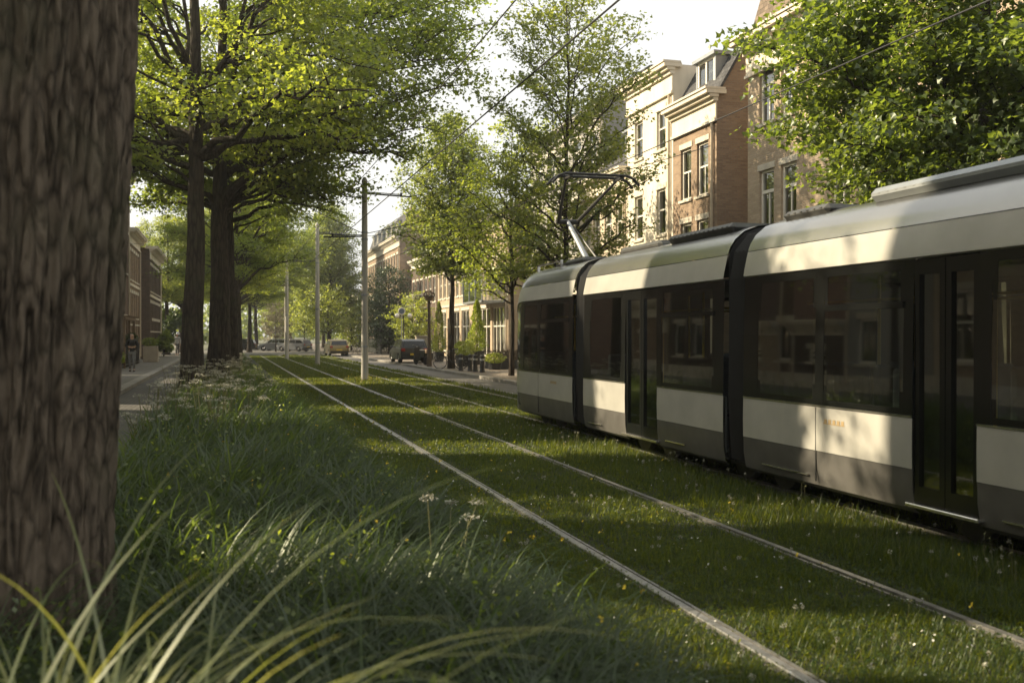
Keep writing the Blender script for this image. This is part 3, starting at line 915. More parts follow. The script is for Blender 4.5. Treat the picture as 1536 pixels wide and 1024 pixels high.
def build_ground():
    sheet('ground', -1200, 1200, -200, 2200, -.012, M['earth'])
    sheet('verge_soil', -1.2, 2.55, -8, 86, .001, M['soil'])
    sheet('track_bed', 2.55, 7.8, -8, 86, .004, M['soil'])
    sheet('lane', -2.9, -1.2, -8, 86, .004, M['lane'])
    sheet('cross_street', -40, 9.5, 86, 116, .004, M['road'])
    sheet('cross_street_green', -2.5, 7.5, 116, 200, .004, M['soil'])
    sheet('road', 7.93, 9.5, -8, 86, .004, M['road'])
    sheet('far_road', 7.5, 9.5, 116, 200, .008, M['road'])
    slab('kerb', -3.22, -2.9, -8, 86, -.1, .125, M['kerb'], .012)
    slab('pavement', -8.9, -3.22, -8, 86, -.1, .118, M['slabs'])
    slab('kerb', 9.5, 9.72, -8, 200, -.1, .125, M['kerb'], .012)
    slab('pavement', 9.72, 30, -8, 200, -.1, .118, M['slabs_far'])
    slab('kerb', 7.8, 7.93, -8, 86, -.1, .05, M['kerb'], .01)
    # rails: grooved section, one object per rail
    names = ['grooved rail nearest the tall verge grass', 'second grooved rail, right rail of the empty track', 'rail under the near side of the tram', 'rail under the far side of the tram beside the road']
    for x, lab in zip(RAILS, names):
        sg = 1 if lab.startswith(('grooved', 'rail under the near')) else -1
        p = [(-.045, -.1), (.06, -.1), (.06, .022), (.040, .022), (.037, -.014), (.016, -.014), (.012, .030), (-.038, .030), (-.045, .024)]
        mb = MB().prism([(sg * a, b) for a, b in p], 'y', -8, 86)
        o = mb.build('tram_rail', M['rail']); o.location.x = x
        tag(o, lab, 'tram rail', 'tram rails set in the turf')
        mb2 = MB().box(-.07, -.046, -8, 86, -.1, .008).box(.061, .085, -8, 86, -.1, .008)
        mb2.build('rail_bed', M['kerb_dark'], o)


M['kerb_dark'] = m_plain('stained_concrete_edge', (.10, .095, .08), .9, .3, 3, bump=.3)


def blades(rng, x, y, h, w, bend0, bend1, seg, az=None, z0=0.0, taper=.85):
    """arched grass blades -> verts, quads"""
    N = len(x)
    az = rng.uniform(0, 2 * np.pi, N) if az is None else az
    dirx, diry = np.cos(az), np.sin(az)
    V = np.zeros((N, seg + 1, 2, 3))
    px, py, pz = x.copy(), y.copy(), np.full(N, z0)
    sx, sy = -diry, dirx
    tw = rng.uniform(-.5, .5, N)
    for k in range(seg + 1):
        f = k / seg
        hw = w * .5 * (1 - taper * f ** 1.6) * (.6 + .4 * min(1, f * 4))
        if k == seg: hw = hw * .12
        cx, cy = np.cos(tw * f), np.sin(tw * f)
        ax, ay = sx * cx + dirx * cy, sy * cx + diry * cy
        for q, sg in ((0, -1), (1, 1)):
            V[:, k, q, 0] = px + sg * ax * hw; V[:, k, q, 1] = py + sg * ay * hw; V[:, k, q, 2] = pz
        ang = bend0 + (bend1 - bend0) * (f + .5 / seg) ** 1.3
        st = h / seg
        px = px + dirx * np.sin(ang) * st; py = py + diry * np.sin(ang) * st; pz = pz + np.cos(ang) * st
    n = 2 * (seg + 1)
    fc = np.array([(2 * k, 2 * k + 1, 2 * k + 3, 2 * k + 2) for k in range(seg)])
    F = (np.arange(N)[:, None, None] * n + fc[None]).reshape(-1, 4)
    return V.reshape(-1, 3), F


def merge(parts):
    V, F, o = [], [], 0
    for v, f in parts:
        V.append(v); F.append(f + o); o += len(v)
    return np.concatenate(V), np.concatenate(F)


def vnoise(x, y, s, seed=0):
    """smooth value noise, vectorised"""
    rng = np.random.default_rng(seed); G = rng.uniform(0, 1, (64, 64))
    u, v = x / s, y / s
    i, j = np.floor(u).astype(int), np.floor(v).astype(int)
    fu, fv = u - i, v - j
    fu = fu * fu * (3 - 2 * fu); fv = fv * fv * (3 - 2 * fv)
    g = lambda a, b: G[a % 64, b % 64]
    return (g(i, j) * (1 - fu) + g(i + 1, j) * fu) * (1 - fv) + (g(i, j + 1) * (1 - fu) + g(i + 1, j + 1) * fu) * fv


def build_grass():
    rng = np.random.default_rng(3)
    # ---- mown turf between and beside the rails
    parts = []
    for y0, y1, dens, seg, ws in ((2.6, 7.5, 7000, 3, .9), (7.5, 14, 3600, 3, 1.15), (14, 26, 1400, 2, 1.8), (26, 48, 520, 2, 3.0), (48, 86, 160, 2, 5.5)):
        n = int((y1 - y0) * 6.0 * dens)
        x = rng.uniform(1.8, 7.8, n); y = rng.uniform(y0, y1, n)
        keep = np.ones(n, bool)
        for r in RAILS: keep &= np.abs(x - r - .004) > .066 + rng.uniform(-.035, .015, n)
        u = (y1 - y0)
        keep &= ~((x > 5.6) & (y < 14) & (rng.uniform(0, 1, n) < .75))          # thin under the tram, where nothing shows
        keep &= rng.uniform(0, 1, n) < (.45 + .75 * vnoise(x, y, .35, 1))
        x, y = x[keep], y[keep]; n = len(x)
        h = (.03 + .045 * vnoise(x, y, .5, 2) + .04 * vnoise(x, y, .16, 4)) * rng.uniform(.5, 1.3, n) * (1 + .04 * max(0, y0 - 14) ** .5)
        strip = ((x > 4.45) & (x < 5.75)) | (x > 7.45)
        h = np.where(strip, h * rng.uniform(1.1, 1.9, n), h)
        for r in RAILS: h = np.where(np.abs(x - r) < .2, h * .6, h)
        w = .0052 * ws * rng.uniform(.7, 1.4, n)
        parts.append(blades(rng, x, y, h, w, rng.uniform(.0, .5, n), rng.uniform(.4, 1.5, n), seg))
        if y0 < 26:                                                            # clover-like low leaves
            m = n // 6
            k = rng.integers(0, n, m)
            P = np.stack([x[k], y[k], rng.uniform(.015, .05, m)], 1)
            A = np.stack([rng.normal(0, 1, m), rng.normal(0, 1, m), np.full(m, .2)], 1)
            lv, lf = leaves_np(P, rng, .026 * ws, A, droop=.1, lobed=True, flat=.4)
            parts.append((lv, lf))
    v, f = merge(parts)
    tag(np_mesh('turf_grass', v, f, M['grass']), 'short turf grass covering the tram track', 'grass', kind='stuff')

    # ---- tall arching verge grass
    parts = []
    for y0, y1, dens, seg, ws in ((1.9, 5.5, 900, 10, 1.55), (5.5, 11, 800, 8, 1.7), (11, 20, 520, 6, 2.0), (20, 40, 240, 4, 2.3), (40, 84, 60, 3, 4.5)):
        n = int((y1 - y0) * 3.6 * dens)
        x = rng.uniform(-1.3, 2.3, n); y = rng.uniform(y0, y1, n)
        edge = 1.5 + .4 * vnoise(x * 0, y, 1.3, 7) - np.clip((y - 12) / 40, 0, .5)
        keep = (x < edge) & (x > -1.12 - .15 * vnoise(x * 0, y, .8, 8))
        keep &= np.hypot(x + 1.03, y - 5.45) > .5
        tuft = vnoise(x, y, .42, 9)
        keep &= rng.uniform(0, 1, n) < .25 + 1.0 * tuft
        x, y = x[keep], y[keep]; n = len(x); tuft = tuft[keep]
        h = (.46 + .5 * tuft + .26 * vnoise(x, y, 2.2, 10)) * rng.uniform(.55, 1.2, n)
        h *= np.clip((1.7 - x) / .6, .5, 1) * np.clip(1.15 - (y - 10) / 60, .7, 1.0)
        w = .0082 * ws * rng.uniform(.6, 1.35, n)
        az = rng.normal(-.15, 1.25, n)                                          # most blades nod towards the track
        parts.append(blades(rng, x, y, h, w, rng.uniform(.0, .30, n), rng.uniform(1.3, 3.1, n), seg, az))
    # fountain shaped tufts of broader blades
    for k in range(330):
        cy_ = 2.3 + 14 * rng.uniform(0, 1) ** 1.25; cx_ = rng.uniform(-1.05, 1.75 - max(0, cy_ - 8) * .03)
        if math.hypot(cx_ + 1.03, cy_ - 5.45) < .55: continue
        n = int(rng.uniform(35, 75))
        big = rng.uniform(.6, 1.15) * (1 if cx_ < 1.1 else .8)
        x = rng.normal(cx_, .05, n); y = rng.normal(cy_, .05, n)
        parts.append(blades(rng, x, y, big * rng.uniform(.55, 1.1, n), .0105 * rng.uniform(.7, 1.4, n) * (1 + max(0, cy_ - 6) * .06), rng.uniform(.0, .45, n), rng.uniform(1.7, 3.0, n), 10))
    v, f = merge(parts)
    tag(np_mesh('verge_grass', v, f, M['verge']), 'tall dark arching grass along the verge', 'grass', kind='stuff')

    # ---- the tall pale blades close to the camera, lower left
    parts = []
    clumps = [(-.40, 2.3, 90, 2.0), (-.45, 2.7, 90, 1.8), (-.27, 2.0, 60, 1.6), (-.15, 2.35, 40, 1.35), (-.05, 2.2, 16, 1.15), (-.33, 2.45, 70, 1.5), (-.42, 3.2, 60, 1.3)]
    for cx, cy, n, hh in clumps:
        x = rng.normal(cx, .13, n); y = rng.normal(cy, .12, n)
        h = hh * rng.uniform(.5, 1.0, n)
        parts.append(blades(rng, x, y, h, rng.uniform(.011, .021, n), rng.uniform(.0, .3, n), rng.uniform(1.2, 3.0, n), 16, rng.normal(.2, 2.0, n)))
    v, f = merge(parts)
    tag(np_mesh('tall_grass', v, f, M['tallgrass'], smooth=True), 'tall pale arching grass blades in the near left corner', 'grass', kind='stuff')

    # ---- weeds with small leaves among the verge grass
    parts = []
    P, A = [], []
    for k in range(420):
        x = rng.uniform(-1.0, 1.9); y = 2.4 + 40 * rng.uniform(0, 1) ** 1.6; h = rng.uniform(.3, .75) * (1 if x < 1.3 else .5)
        if math.hypot(x + 1.03, y - 5.45) < .55: continue
        m = int(rng.uniform(10, 34))
        t = rng.uniform(.2, 1, m)
        P.append(np.stack([x + rng.normal(0, .07, m), y + rng.normal(0, .07, m), t * h], 1)); A.append(rng.normal(0, 1, (m, 3)))
    lv, lf = leaves_np(np.concatenate(P), rng, .04, np.concatenate(A), droop=.1, flat=.6)
    tag(np_mesh('verge_weeds', lv, lf, M['leaf_maple']), 'small leaved weeds among the verge grass', 'weeds', kind='stuff')

    # ---- cow parsley: thin stems under flat cream umbels
    sv, sf, P, so = [], [], [], 0
    for k in range(131):
        if k < 130:
            y = rng.uniform(13, 40); x = rng.uniform(-1.05, .9) - .2
        else:
            y = rng.uniform(6, 13); x = rng.uniform(-.2, 1.9)
        h = rng.uniform(.6, 1.02) if y > 13 else rng.uniform(.4, .7)
        if math.hypot(x + .95, y - 29) < .5 or math.hypot(x + .3, y - 33.4) < .55: continue
        for s in range(rng.integers(2, 5)):
            e = np.array([x + rng.normal(0, .16), y + rng.normal(0, .16), h * rng.uniform(.8, 1.08)])
            b = np.array([x, y, 0.0])
            v, f = tube_np(np.stack([b, (b + e) / 2 + rng.normal(0, .03, 3), e]), np.array([.006, .005, .004]), 4)
            sv.append(v); sf.append(f + so); so += len(v)
            n = 46; r = rng.uniform(.05, .10)
            a = rng.uniform(0, 6.28, n); q = r * np.sqrt(rng.uniform(0, 1, n))
            P.append(np.stack([e[0] + q * np.cos(a), e[1] + q * np.sin(a), e[2] + .02 - q * q * 3 + rng.normal(0, .008, n)], 1))
    P = np.concatenate(P)
    lv, lf = leaves_np(P, rng, .020, rng.normal(0, 1, P.shape), droop=0, flat=.5)
    o = tag(np_mesh('cow_parsley', lv, lf, M['umbel']), 'cream flowering cow parsley along the verge', 'wildflowers', kind='stuff')
    np_mesh('stem', np.concatenate(sv), np.concatenate(sf), M['stem'], o)

    # ---- dandelion clocks and thin stalks in the turf
    sv, sf, so, P, Q = [], [], 0, [], []
    for k in range(620):
        if k < 330: x = rng.uniform(4.5, 5.5); y = 3 + 22 * rng.uniform(0, 1) ** 1.4
        elif k < 470: x = rng.uniform(2.9, 4.1); y = 3 + 22 * rng.uniform(0, 1) ** 1.3
        elif k < 540: x = rng.uniform(1.9, 2.6); y = 4 + 14 * rng.uniform(0, 1)
        else: x = rng.uniform(4.4, 5.7); y = rng.uniform(18, 42)
        h = rng.uniform(.08, .26) * (1.0 if x > 4.4 else .6)
        e = np.array([x + rng.normal(0, .02), y + rng.normal(0, .02), h])
        v, f = tube_np(np.stack([np.array([x, y, 0.0]), (np.array([x, y, 0]) + e) / 2 + rng.normal(0, .008, 3), e]), np.array([.0022, .002, .0018]), 4)
        sv.append(v); sf.append(f + so); so += len(v)
        if rng.uniform() < .5:
            n = 26; d = rng.normal(0, 1, (n, 3)); d /= np.linalg.norm(d, axis=1, keepdims=True)
            P.append(e + d * rng.uniform(.009, .014))
        else: Q.append(e + rng.normal(0, .006, (4, 3)))
    P = np.concatenate(P); Q = np.concatenate(Q)
    lv, lf = leaves_np(P, rng, .010, rng.normal(0, 1, P.shape), droop=0, flat=.8)
    o = tag(np_mesh('dandelion_clocks', lv, lf, M['umbel']), 'white dandelion clocks on thin stalks in the turf', 'wildflowers', kind='stuff')
    np_mesh('stem', np.concatenate(sv), np.concatenate(sf), M['stem'], o)
    lv, lf = leaves_np(Q, rng, .016, rng.normal(0, 1, Q.shape), droop=-.3, flat=.4)
    np_mesh('bud', lv, lf, M['stem'], o)
    # ---- daisies and buttercups
    n = 1500
    x = rng.uniform(1.9, 5.6, n); y = 3 + 40 * rng.uniform(0, 1, n) ** 1.7
    keep = np.ones(n, bool)
    for r in RAILS: keep &= np.abs(x - r) > .1
    keep &= rng.uniform(0, 1, n) < vnoise(x, y, .9, 12) ** 1.2
    P = np.stack([x, y, rng.uniform(.05, .11, n)], 1)[keep]
    lv, lf = leaves_np(P, rng, .019, rng.normal(0, 1, P.shape) * np.array([1, 1, .1]), droop=0, flat=.25)
    tag(np_mesh('daisies', lv, lf, M['petal_white']), 'tiny white daisies dotted over the turf', 'wildflowers', kind='stuff')
    n = 130
    P = np.stack([rng.uniform(-.6, 2.2, n), 3.5 + 30 * rng.uniform(0, 1, n) ** 1.3, rng.uniform(.3, .6, n)], 1)
    P2 = np.stack([rng.uniform(2.9, 5.4, 50), 4 + 40 * rng.uniform(0, 1, 50) ** 1.3, rng.uniform(.06, .12, 50)], 1)
    P3 = np.stack([rng.normal(4.9, .35, 90), rng.normal(36, .9, 90), rng.uniform(.06, .25, 90)], 1)
    P = np.repeat(np.concatenate([P, P2, P3]), 4, 0) + rng.normal(0, .006, ((n + 140) * 4, 3))
    P = P[(P[:, 1] > 5) | (P[:, 0] > 1.5)]
    lv, lf = leaves_np(P, rng, .022, rng.normal(0, 1, P.shape), droop=0, flat=.5)
    tag(np_mesh('buttercups', lv, lf, M['petal_yellow']), 'small yellow flowers in the verge and turf', 'wildflowers', kind='stuff')
# ------------------------------------------------------------------ the tram
M['tram_cream'] = m_plain('cream_tram_paint', (.43, .42, .38), .28, .10, 2.6, coat=.35)
M['tram_silver'] = m_plain('silver_tram_paint', (.30, .30, .285), .27, .10, 1.0, metal=.85, coat=.2, streak=False)
M['tram_grey'] = m_plain('grey_skirt_paint', (.10, .096, .088), .45, .22, 3.0, coat=.1, bump=.04)
M['tram_black'] = m_plain('black_tram_gloss', (.006, .0068, .0066), .2, .2, 3, coat=.08)
M['rubber'] = m_plain('black_rubber_bellows', (.012, .012, .012), .7, .2, 8)
M['tram_glass'] = m_glass('tinted_tram_glass', (.44, .50, .47), .14, .03)
M['seat_blue'] = m_plain('blue_grey_seat', (.05, .055, .07), .8, .2, 8)
M['interior'] = m_plain('grey_tram_interior', (.055, .06, .06), .7, .1, 3)
M['rail_yellow'] = m_plain('yellow_grab_rail', (.55, .36, .05), .35, .1, 5)
M['chrome'] = m_plain('brushed_steel_trim', (.62, .60, .55), .25, .1, 10, metal=.9)
M['orange'] = m_plain('faded_orange_print', (.40, .29, .15), .6, .1, 9)

HW = 1.15


def build_tram():
    root = empty('tram', (6.6, 9.5, 0), 0, 'cream and grey articulated tram with dark window band and raised pantograph', 'tram')
    oy = 9.5
    A_Y, B_Y = 19.15, .2                         # nose and tail

    def tx(y):                                   # narrowing towards both ends
        d = min(A_Y - y, y - B_Y)
        if d >= 1.0: return 1.0
        q = 1 - max(d, 0) / 1.0
        return 1 - .13 * q ** 2.3

    def tz(y):                                   # roof falls a little at the ends
        d = min(A_Y - y, y - B_Y)
        if d >= .7: return 1.0
        return 1 - .085 * (1 - max(d, 0) / .7) ** 2

    def ys_between(a, b, step=.25):
        n = max(1, int((b - a) / step)) if (a < B_Y + 1.1 or b > A_Y - 1.1) else 1
        return [a + (b - a) * i / n for i in range(n + 1)]

    def band(prof, a, b, sg):
        """strip with cross section prof [(x,z)] between a and b on one side"""
        return MB().strip([[(sg * x * tx(y), y - oy, z * (tz(y) if z > 2.3 else 1)) for x, z in prof] for y in ys_between(a, b)])

    skirt_p = [(1.06, .22), (1.115, .26), (1.142, .42), (1.146, .588)]
    panel_p = [(1.150, .594), (1.153, .80), (1.150, 1.015)]
    belt_p = [(1.156, 1.016), (1.157, 1.034)]
    glass_p = [(1.146, 1.035), (1.142, 1.7), (1.125, 2.33)]
    pill_p = [(1.149, 1.035), (1.145, 1.7), (1.128, 2.33)]
    fascia_p = [(1.128, 2.332), (1.150, 2.345), (1.138, 2.42), (1.095, 2.612)]
    roof_p = [(1.094, 2.62), (1.065, 2.70), (1.00, 2.80), (.88, 2.90), (.70, 2.965), (.40, 2.995), (0, 3.0)]

    secs = [
        (15.42, 19.13, [(18.45, 18.95, 0), (17.35, 18.22, 0), (15.62, 17.2, 1)], []),
        (10.26, 14.90, [(13.32, 14.62, 0), (10.5, 11.95, 1)], [(12.08, 13.18)]),
        (4.42, 9.80, [(8.42, 9.5, 0), (7.12, 8.28, 1), (4.62, 6.12, 0)], [(6.26, 7.0)]),
        (.22, 3.86, [(2.2, 3.66, 0), (1.0, 2.05, 1), (.4, .86, 0)], []),
    ]
    for i, (a, b, wins, doors) in enumerate(secs):
        r = MB()
        rows = []
        pr = [(-x, z) for x, z in roof_p] + [(x, z) for x, z in reversed(roof_p[:-1])]
        rows = [[(x * tx(y), y - oy, z * tz(y)) for x, z in pr] for y in ys_between(a, b)]
        r.strip(rows)
        # end bulkheads of the shell
        bulk = []
        for y in (a, b):
            if (i == 0 and y == b) or (i == 3 and y == a): continue
            bh = MB().add([(x * tx(y) * .985, y - oy, z - .02) for x, z in [(-1.09, .3), (1.09, .3)] + [(x, z) for x, z in roof_p] + [(-x, z) for x, z in reversed(roof_p[:-1])]], [tuple(range(2 + len(roof_p) * 2 - 1))]); bulk.append(bh)
        shell = r.build('roof_shell', M['tram_silver'], root, smooth=True)
        for bh in bulk: bh.build('bulkhead', M['rubber'], shell, fix=False)
        for sg in (-1, 1): band(fascia_p, a, b, sg).build('fascia', M['tram_cream'], shell, smooth=True, fix=False)
        # solid stretches of the lower body, broken at the doors; each side and stretch is its own panel
        cuts = sorted(doors)
        segs, x = [], a
        for d0, d1 in cuts: segs.append((x, d0)); x = d1
        segs.append((x, b))
        for s0, s1 in segs:
            for sg in (-1, 1):
                band(skirt_p, s0, s1, sg).build('skirt', M['tram_grey'], shell, smooth=True, fix=False)
                pn = band(panel_p, s0, s1, sg).build('side_panel', M['tram_cream'], shell, smooth=True, fix=False)
                band(belt_p, s0, s1, sg).build('belt_trim', M['chrome'], shell, fix=False)
                n = max(1, int((s1 - s0) / 1.3))
                for k in range(1, n):
                    y = s0 + (s1 - s0) * k / n - oy
                    MB().box(min(sg * 1.142, sg * 1.1545), max(sg * 1.142, sg * 1.1545), y - .004, y + .004, .30, 1.01).build('panel_seam', M['steel_dark'], shell, fix=False)
                y0, y1 = s0 + (s1 - s0) * .55 - oy, s0 + (s1 - s0) * .86 - oy
                if s1 < A_Y - 1.2 and s0 > B_Y + 1.2:
                    MB().box(min(sg * 1.11, sg * 1.151), max(sg * 1.11, sg * 1.151), y0, y1, .335, .35).build('foot_strip', M['chrome'], shell, fix=False)
        # windows and the black pillars between them
        spans = sorted([(w[0], w[1]) for w in wins] + list(doors))
        x = a
        for s0, s1 in spans + [(b, b)]:
            if s0 - x > .02:
                for sg in (-1, 1): band(pill_p, x, s0, sg).build('window_pillar', M['tram_black'], shell, fix=False)
            x = s1
        for s0, s1, hop in wins:
            for sg in (-1, 1):
                f = MB()
                for lo, hi in ((1.036, 1.09), (2.25, 2.33)):
                    f.strip([[(sg * (1.1475 - .0135 * (z - 1.03)) * tx(y), y - oy, z) for z in (lo, hi)] for y in ys_between(s0, s1)])
                for u, v in ((s0, s0 + .05), (s1 - .05, s1)):
                    f.strip([[(sg * (1.1475 - .0135 * (z - 1.03)) * tx(y), y - oy, z) for z in (1.09, 2.25)] for y in (u, v)])
                bm = f
                bm.build('window_frame', M['tram_black'], shell, fix=False)
                w = MB()
                w.strip([[(sg * x * tx(y), y - oy, z) for x, z in glass_p] for y in ys_between(s0, s1)])
                w.build('window', M['tram_glass'], shell, fix=False)
                if hop:
                    q = MB()
                    xx = 1.139
                    lo, hi = min(sg * (xx - .01), sg * (xx + .014)), max(sg * (xx - .01), sg * (xx + .014))
                    q.box(lo, hi, s0 - oy, s1 - oy, 1.93, 1.985)
                    q.build('window_bar', M['tram_black'], shell, fix=False)
        for d0, d1 in doors:
            for sg in (-1, 1):
                d = MB(); X = sg * 1.13
                lo, hi = min(X - sg * .05, X), max(X - sg * .05, X)
                ym = (d0 + d1) / 2 - oy; p0, p1 = d0 - oy, d1 - oy
                for c0, c1 in ((p0, ym - .006), (ym + .006, p1)):
                    d.box(lo, hi, c0, c0 + .06, .32, 2.32); d.box(lo, hi, c1 - .06, c1, .32, 2.32)
                    d.box(lo, hi, c0 + .06, c1 - .06, .32, .46); d.box(lo, hi, c0 + .06, c1 - .06, 2.2, 2.32)
                d.build('door', M['tram_black'], shell, fix=False)
                MB().box(X - sg * .028 - .002, X - sg * .028 + .002, p0 + .05, p1 - .05, .45, 2.21).build('door_window', M['tram_glass'], shell, fix=False)
                st = MB(); lo2, hi2 = min(sg * 1.07, sg * 1.185), max(sg * 1.07, sg * 1.185)
                st.box(lo2, hi2, p0 - .05, p1 + .05, .285, .318, .006)
                st.build('door_step', M['chrome'], shell, fix=False)
                rb = MB(); rb.tube([(X - sg * .09, p0 + .12, .7), (X - sg * .12, p0 + .12, .9), (X - sg * .12, p0 + .12, 1.7), (X - sg * .09, p0 + .12, 1.9)], .016, 8)
                rb.build('handrail', M['rail_yellow'], shell, smooth=True)
        # inside
        ia, ib = max(a, B_Y + .5), min(b, A_Y - .5)
        MB().box(-1.06, 1.06, ia - oy, ib - oy, .30, .36).build('floor', M['interior'], shell, fix=False)
        MB().box(-1.0, 1.0, ia - oy, ib - oy, 2.3, 2.34).build('ceiling', M['interior'], shell, fix=False)
        for sg in (-1, 1):
            for s0, s1 in segs: MB().box(min(sg * 1.10, sg * 1.12), max(sg * 1.10, sg * 1.12), max(s0, ia) - oy, min(s1, ib) - oy, .36, 1.0).build('inner_lining', M['interior'], shell, fix=False)
        y = ia + .55
        while y < ib - .4:
            if not any(d0 - .35 < y < d1 + .35 for d0, d1 in doors):
                for sg in (-1, 1):
                    for q in (.40, .84):
                        s = MB(); x = sg * q
                        s.box(x - .2, x + .2, y - oy - .22, y - oy + .22, .74, .82, .03)
                        s.box(x - .2, x + .2, y - oy - .26, y - oy - .19, .80, 1.42, .03)
                        s.box(x - .04, x + .04, y - oy - .1, y - oy + .1, .36, .74)
                        s.build('seat', M['seat_blue'], shell, fix=False)
            y += .88
        g = MB()
        for yy in spaced(ia + .3, ib - .3, 3):
            for sg in (-1, 1): g.tube([(sg * .22, yy - oy, .36), (sg * .22, yy - oy, 2.3)], .017, 8)
        for sg in (-1, 1): g.tube([(sg * .4, ia - oy + .1, 2.05), (sg * .4, ib - oy - .1, 2.05)], .014, 6)
        g.build('grab_rail', M['rail_yellow'], shell, smooth=True)
        # small orange fleet mark on the cream panel
        if i in (0, 2):
            yy = (16.4, 8.1)[i // 2] - oy
            mk = MB().box(-1.1552, -1.1525, yy - .17, yy + .17, .862, .870)
            for k in range(5): mk.box(-1.1553, -1.1526, yy - .16 + k * .068, yy - .118 + k * .068, .866, .908)
            mk.build('fleet_mark', M['orange'], shell, fix=False)
    # gangways
    for a, b in ((14.90, 15.42), (9.80, 10.26), (3.86, 4.42)):
        n = 11; rows = []
        prof = [(-1.07, .30), (-1.11, 1.0), (-1.09, 2.35), (-1.03, 2.66), (-.86, 2.86), (-.4, 2.95), (.4, 2.95), (.86, 2.86), (1.03, 2.66), (1.09, 2.35), (1.11, 1.0), (1.07, .30)]
        for k in range(n):
            q = 1.0 if k % 2 else .955
            rows.append([(x * q, a + (b - a) * k / (n - 1) - oy, z if z < .5 else z * (1 if k % 2 else .985)) for x, z in prof])
        m = MB().strip(rows)
        m.box(-1.0, 1.0, a - oy, b - oy, .25, .36)
        m.build('gangway', M['rubber'], root, fix=False)
    # noses: lower bumper, windscreen, head lights
    for y0, sg, nm in ((A_Y, 1, 'front'), (B_Y, -1, 'rear')):
        q = tx(y0)
        yb = y0 - oy - .02 * sg
        n = MB()
        prof = [(.24, .0), (.45, .10), (.75, .13), (1.02, .10)]
        rows = []
        for z, o in prof:
            rows.append([(x * q * 1.15, yb + sg * (o * (1 - abs(x) ** 3)), z) for x in (-1, -.85, -.5, 0, .5, .85, 1)])
        n.strip(rows)
        nose = n.build('nose_panel', M['tram_cream'], root, smooth=True)
        g = MB(); rows = []
        for z, o in ((1.02, .10), (1.6, .06), (2.2, -.03), (2.45, -.08)):
            rows.append([(x * q * (1.15 if z < 2 else 1.1), yb + sg * (o * (1 - abs(x) ** 3)), z) for x in (-1, -.85, -.5, 0, .5, .85, 1)])
        g.strip(rows); g.build('windscreen', M['tram_black'], root, smooth=True)
        g = MB(); rows = []
        for z, o in ((2.45, -.08), (2.6, -.12), (2.75, -.2)):
            rows.append([(x * q * (1.1 if z < 2.5 else 1.02 if z < 2.7 else .8), yb + sg * o * (1 - abs(x) ** 3), z * tz(y0)) for x in (-1, -.85, -.5, 0, .5, .85, 1)])
        g.strip(rows); g.build('destination_board', M['tram_black'], root, smooth=True)
        for s in (-1, 1):
            MB().lathe([(.07, 0), (.09, .03), (.06, .05)], 12, (s * .58, yb + .1 * sg, .72), 'y').build('headlight', M['chrome'], nose)
    # roof equipment
    def roofbox(a, b, x, z1, mat, name='roof_box'):
        m = MB().box(-x, x, a - oy, b - oy, 2.93, z1, .05)
        for k in range(int((b - a) / .12)):
            y = a - oy + .1 + k * .12
            if y < b - oy - .1: m.box(-x - .004, -x + .01, y, y + .03, 3.0, z1 - .06)
        m.build(name, mat, root, fix=False)
    roofbox(10.6, 12.4, .86, 3.04, M['steel_dark']); roofbox(13.0, 14.5, .7, 3.06, M['steel_dark'])
    roofbox(8.75, 9.6, .8, 3.035, M['steel_dark']); roofbox(4.6, 8.0, .86, 3.06, M['zinc']); roofbox(1.4, 3.5, .85, 3.15, M['zinc'])
    roofbox(16.0, 17.0, .75, 3.05, M['steel_dark'])
    MB().box(-.85, -.8, 16.9 - oy, 18.3 - oy, 3.02, 3.05).box(-.85, -.8, 16.9 - oy, 16.94 - oy, 2.9, 3.03).box(-.85, -.8, 18.26 - oy, 18.3 - oy, 2.9, 3.03).build('roof_rail', M['chrome'], root)
    # bogies under the floor
    for y in (17.6, 12.9, 9.98, 6.3, 1.9):
        b = MB().box(-.9, .9, y - .55 - oy, y + .55 - oy, .2, .34)
        bo = b.build('bogie', M['steel_dark'], root, fix=False)
        for sg in (-1, 1):
            for dy in (-.42, .42):
                MB().lathe([(.2, -.05), (.27, -.045), (.27, .045), (.2, .05)], 20, (sg * .735, y + dy - oy, .302), 'x').build('wheel', M['steel_dark'], bo, smooth=True)
    # pantograph
    pb = MB()
    pb.box(-.5, .5, 17.3 - oy, 18.2 - oy, 3.0, 3.06, .01)
    for sx in (-.42, .42):
        for y in (17.35, 18.15): pb.lathe([(.05, 2.93), (.05, 3.0)], 8, (sx, y - oy, 0))
    p = pb.build('pantograph', M['steel_dark'], root)
    kx = Vector((0, 18.95 - oy, 3.98))
    MB().tube([(0, 17.72 - oy, 3.05), (0, 18.3 - oy, 3.5), tuple(kx)], [.065, .055, .045], 10).build('lower_arm', M['zinc'], p, smooth=True)
    MB().tube([(.14, 17.5 - oy, 3.06), (.1, 18.9 - oy, 3.88)], .018, 6).build('coupling_rod', M['steel_dark'], p, smooth=True)
    MB().tube([(-.24, kx.y, kx.z), (.24, kx.y, kx.z)], .05, 10).build('knuckle', M['iron'], p, smooth=True)
    top = 4.66
    for sg in (-1, 1):
        MB().tube([(sg * .2, kx.y, kx.z), (sg * .5, 17.62 - oy, top - .05)], [.038, .026], 8).build('upper_arm', M['iron'], p, smooth=True)
    c = MB()
    for dy in (-.16, .16):
        c.tube([(-.86, 17.5 + dy - oy, top - .16), (-.74, 17.5 + dy - oy, top - .03), (-.6, 17.5 + dy - oy, top + .02), (.6, 17.5 + dy - oy, top + .02), (.74, 17.5 + dy - oy, top - .03), (.86, 17.5 + dy - oy, top - .16)], .026, 8)
    for sx in (-.5, .5): c.box(sx - .03, sx + .03, 17.3 - oy, 17.7 - oy, top - .05, top - .012)
    c.build('collector_head', M['iron'], p, smooth=True)
    return root
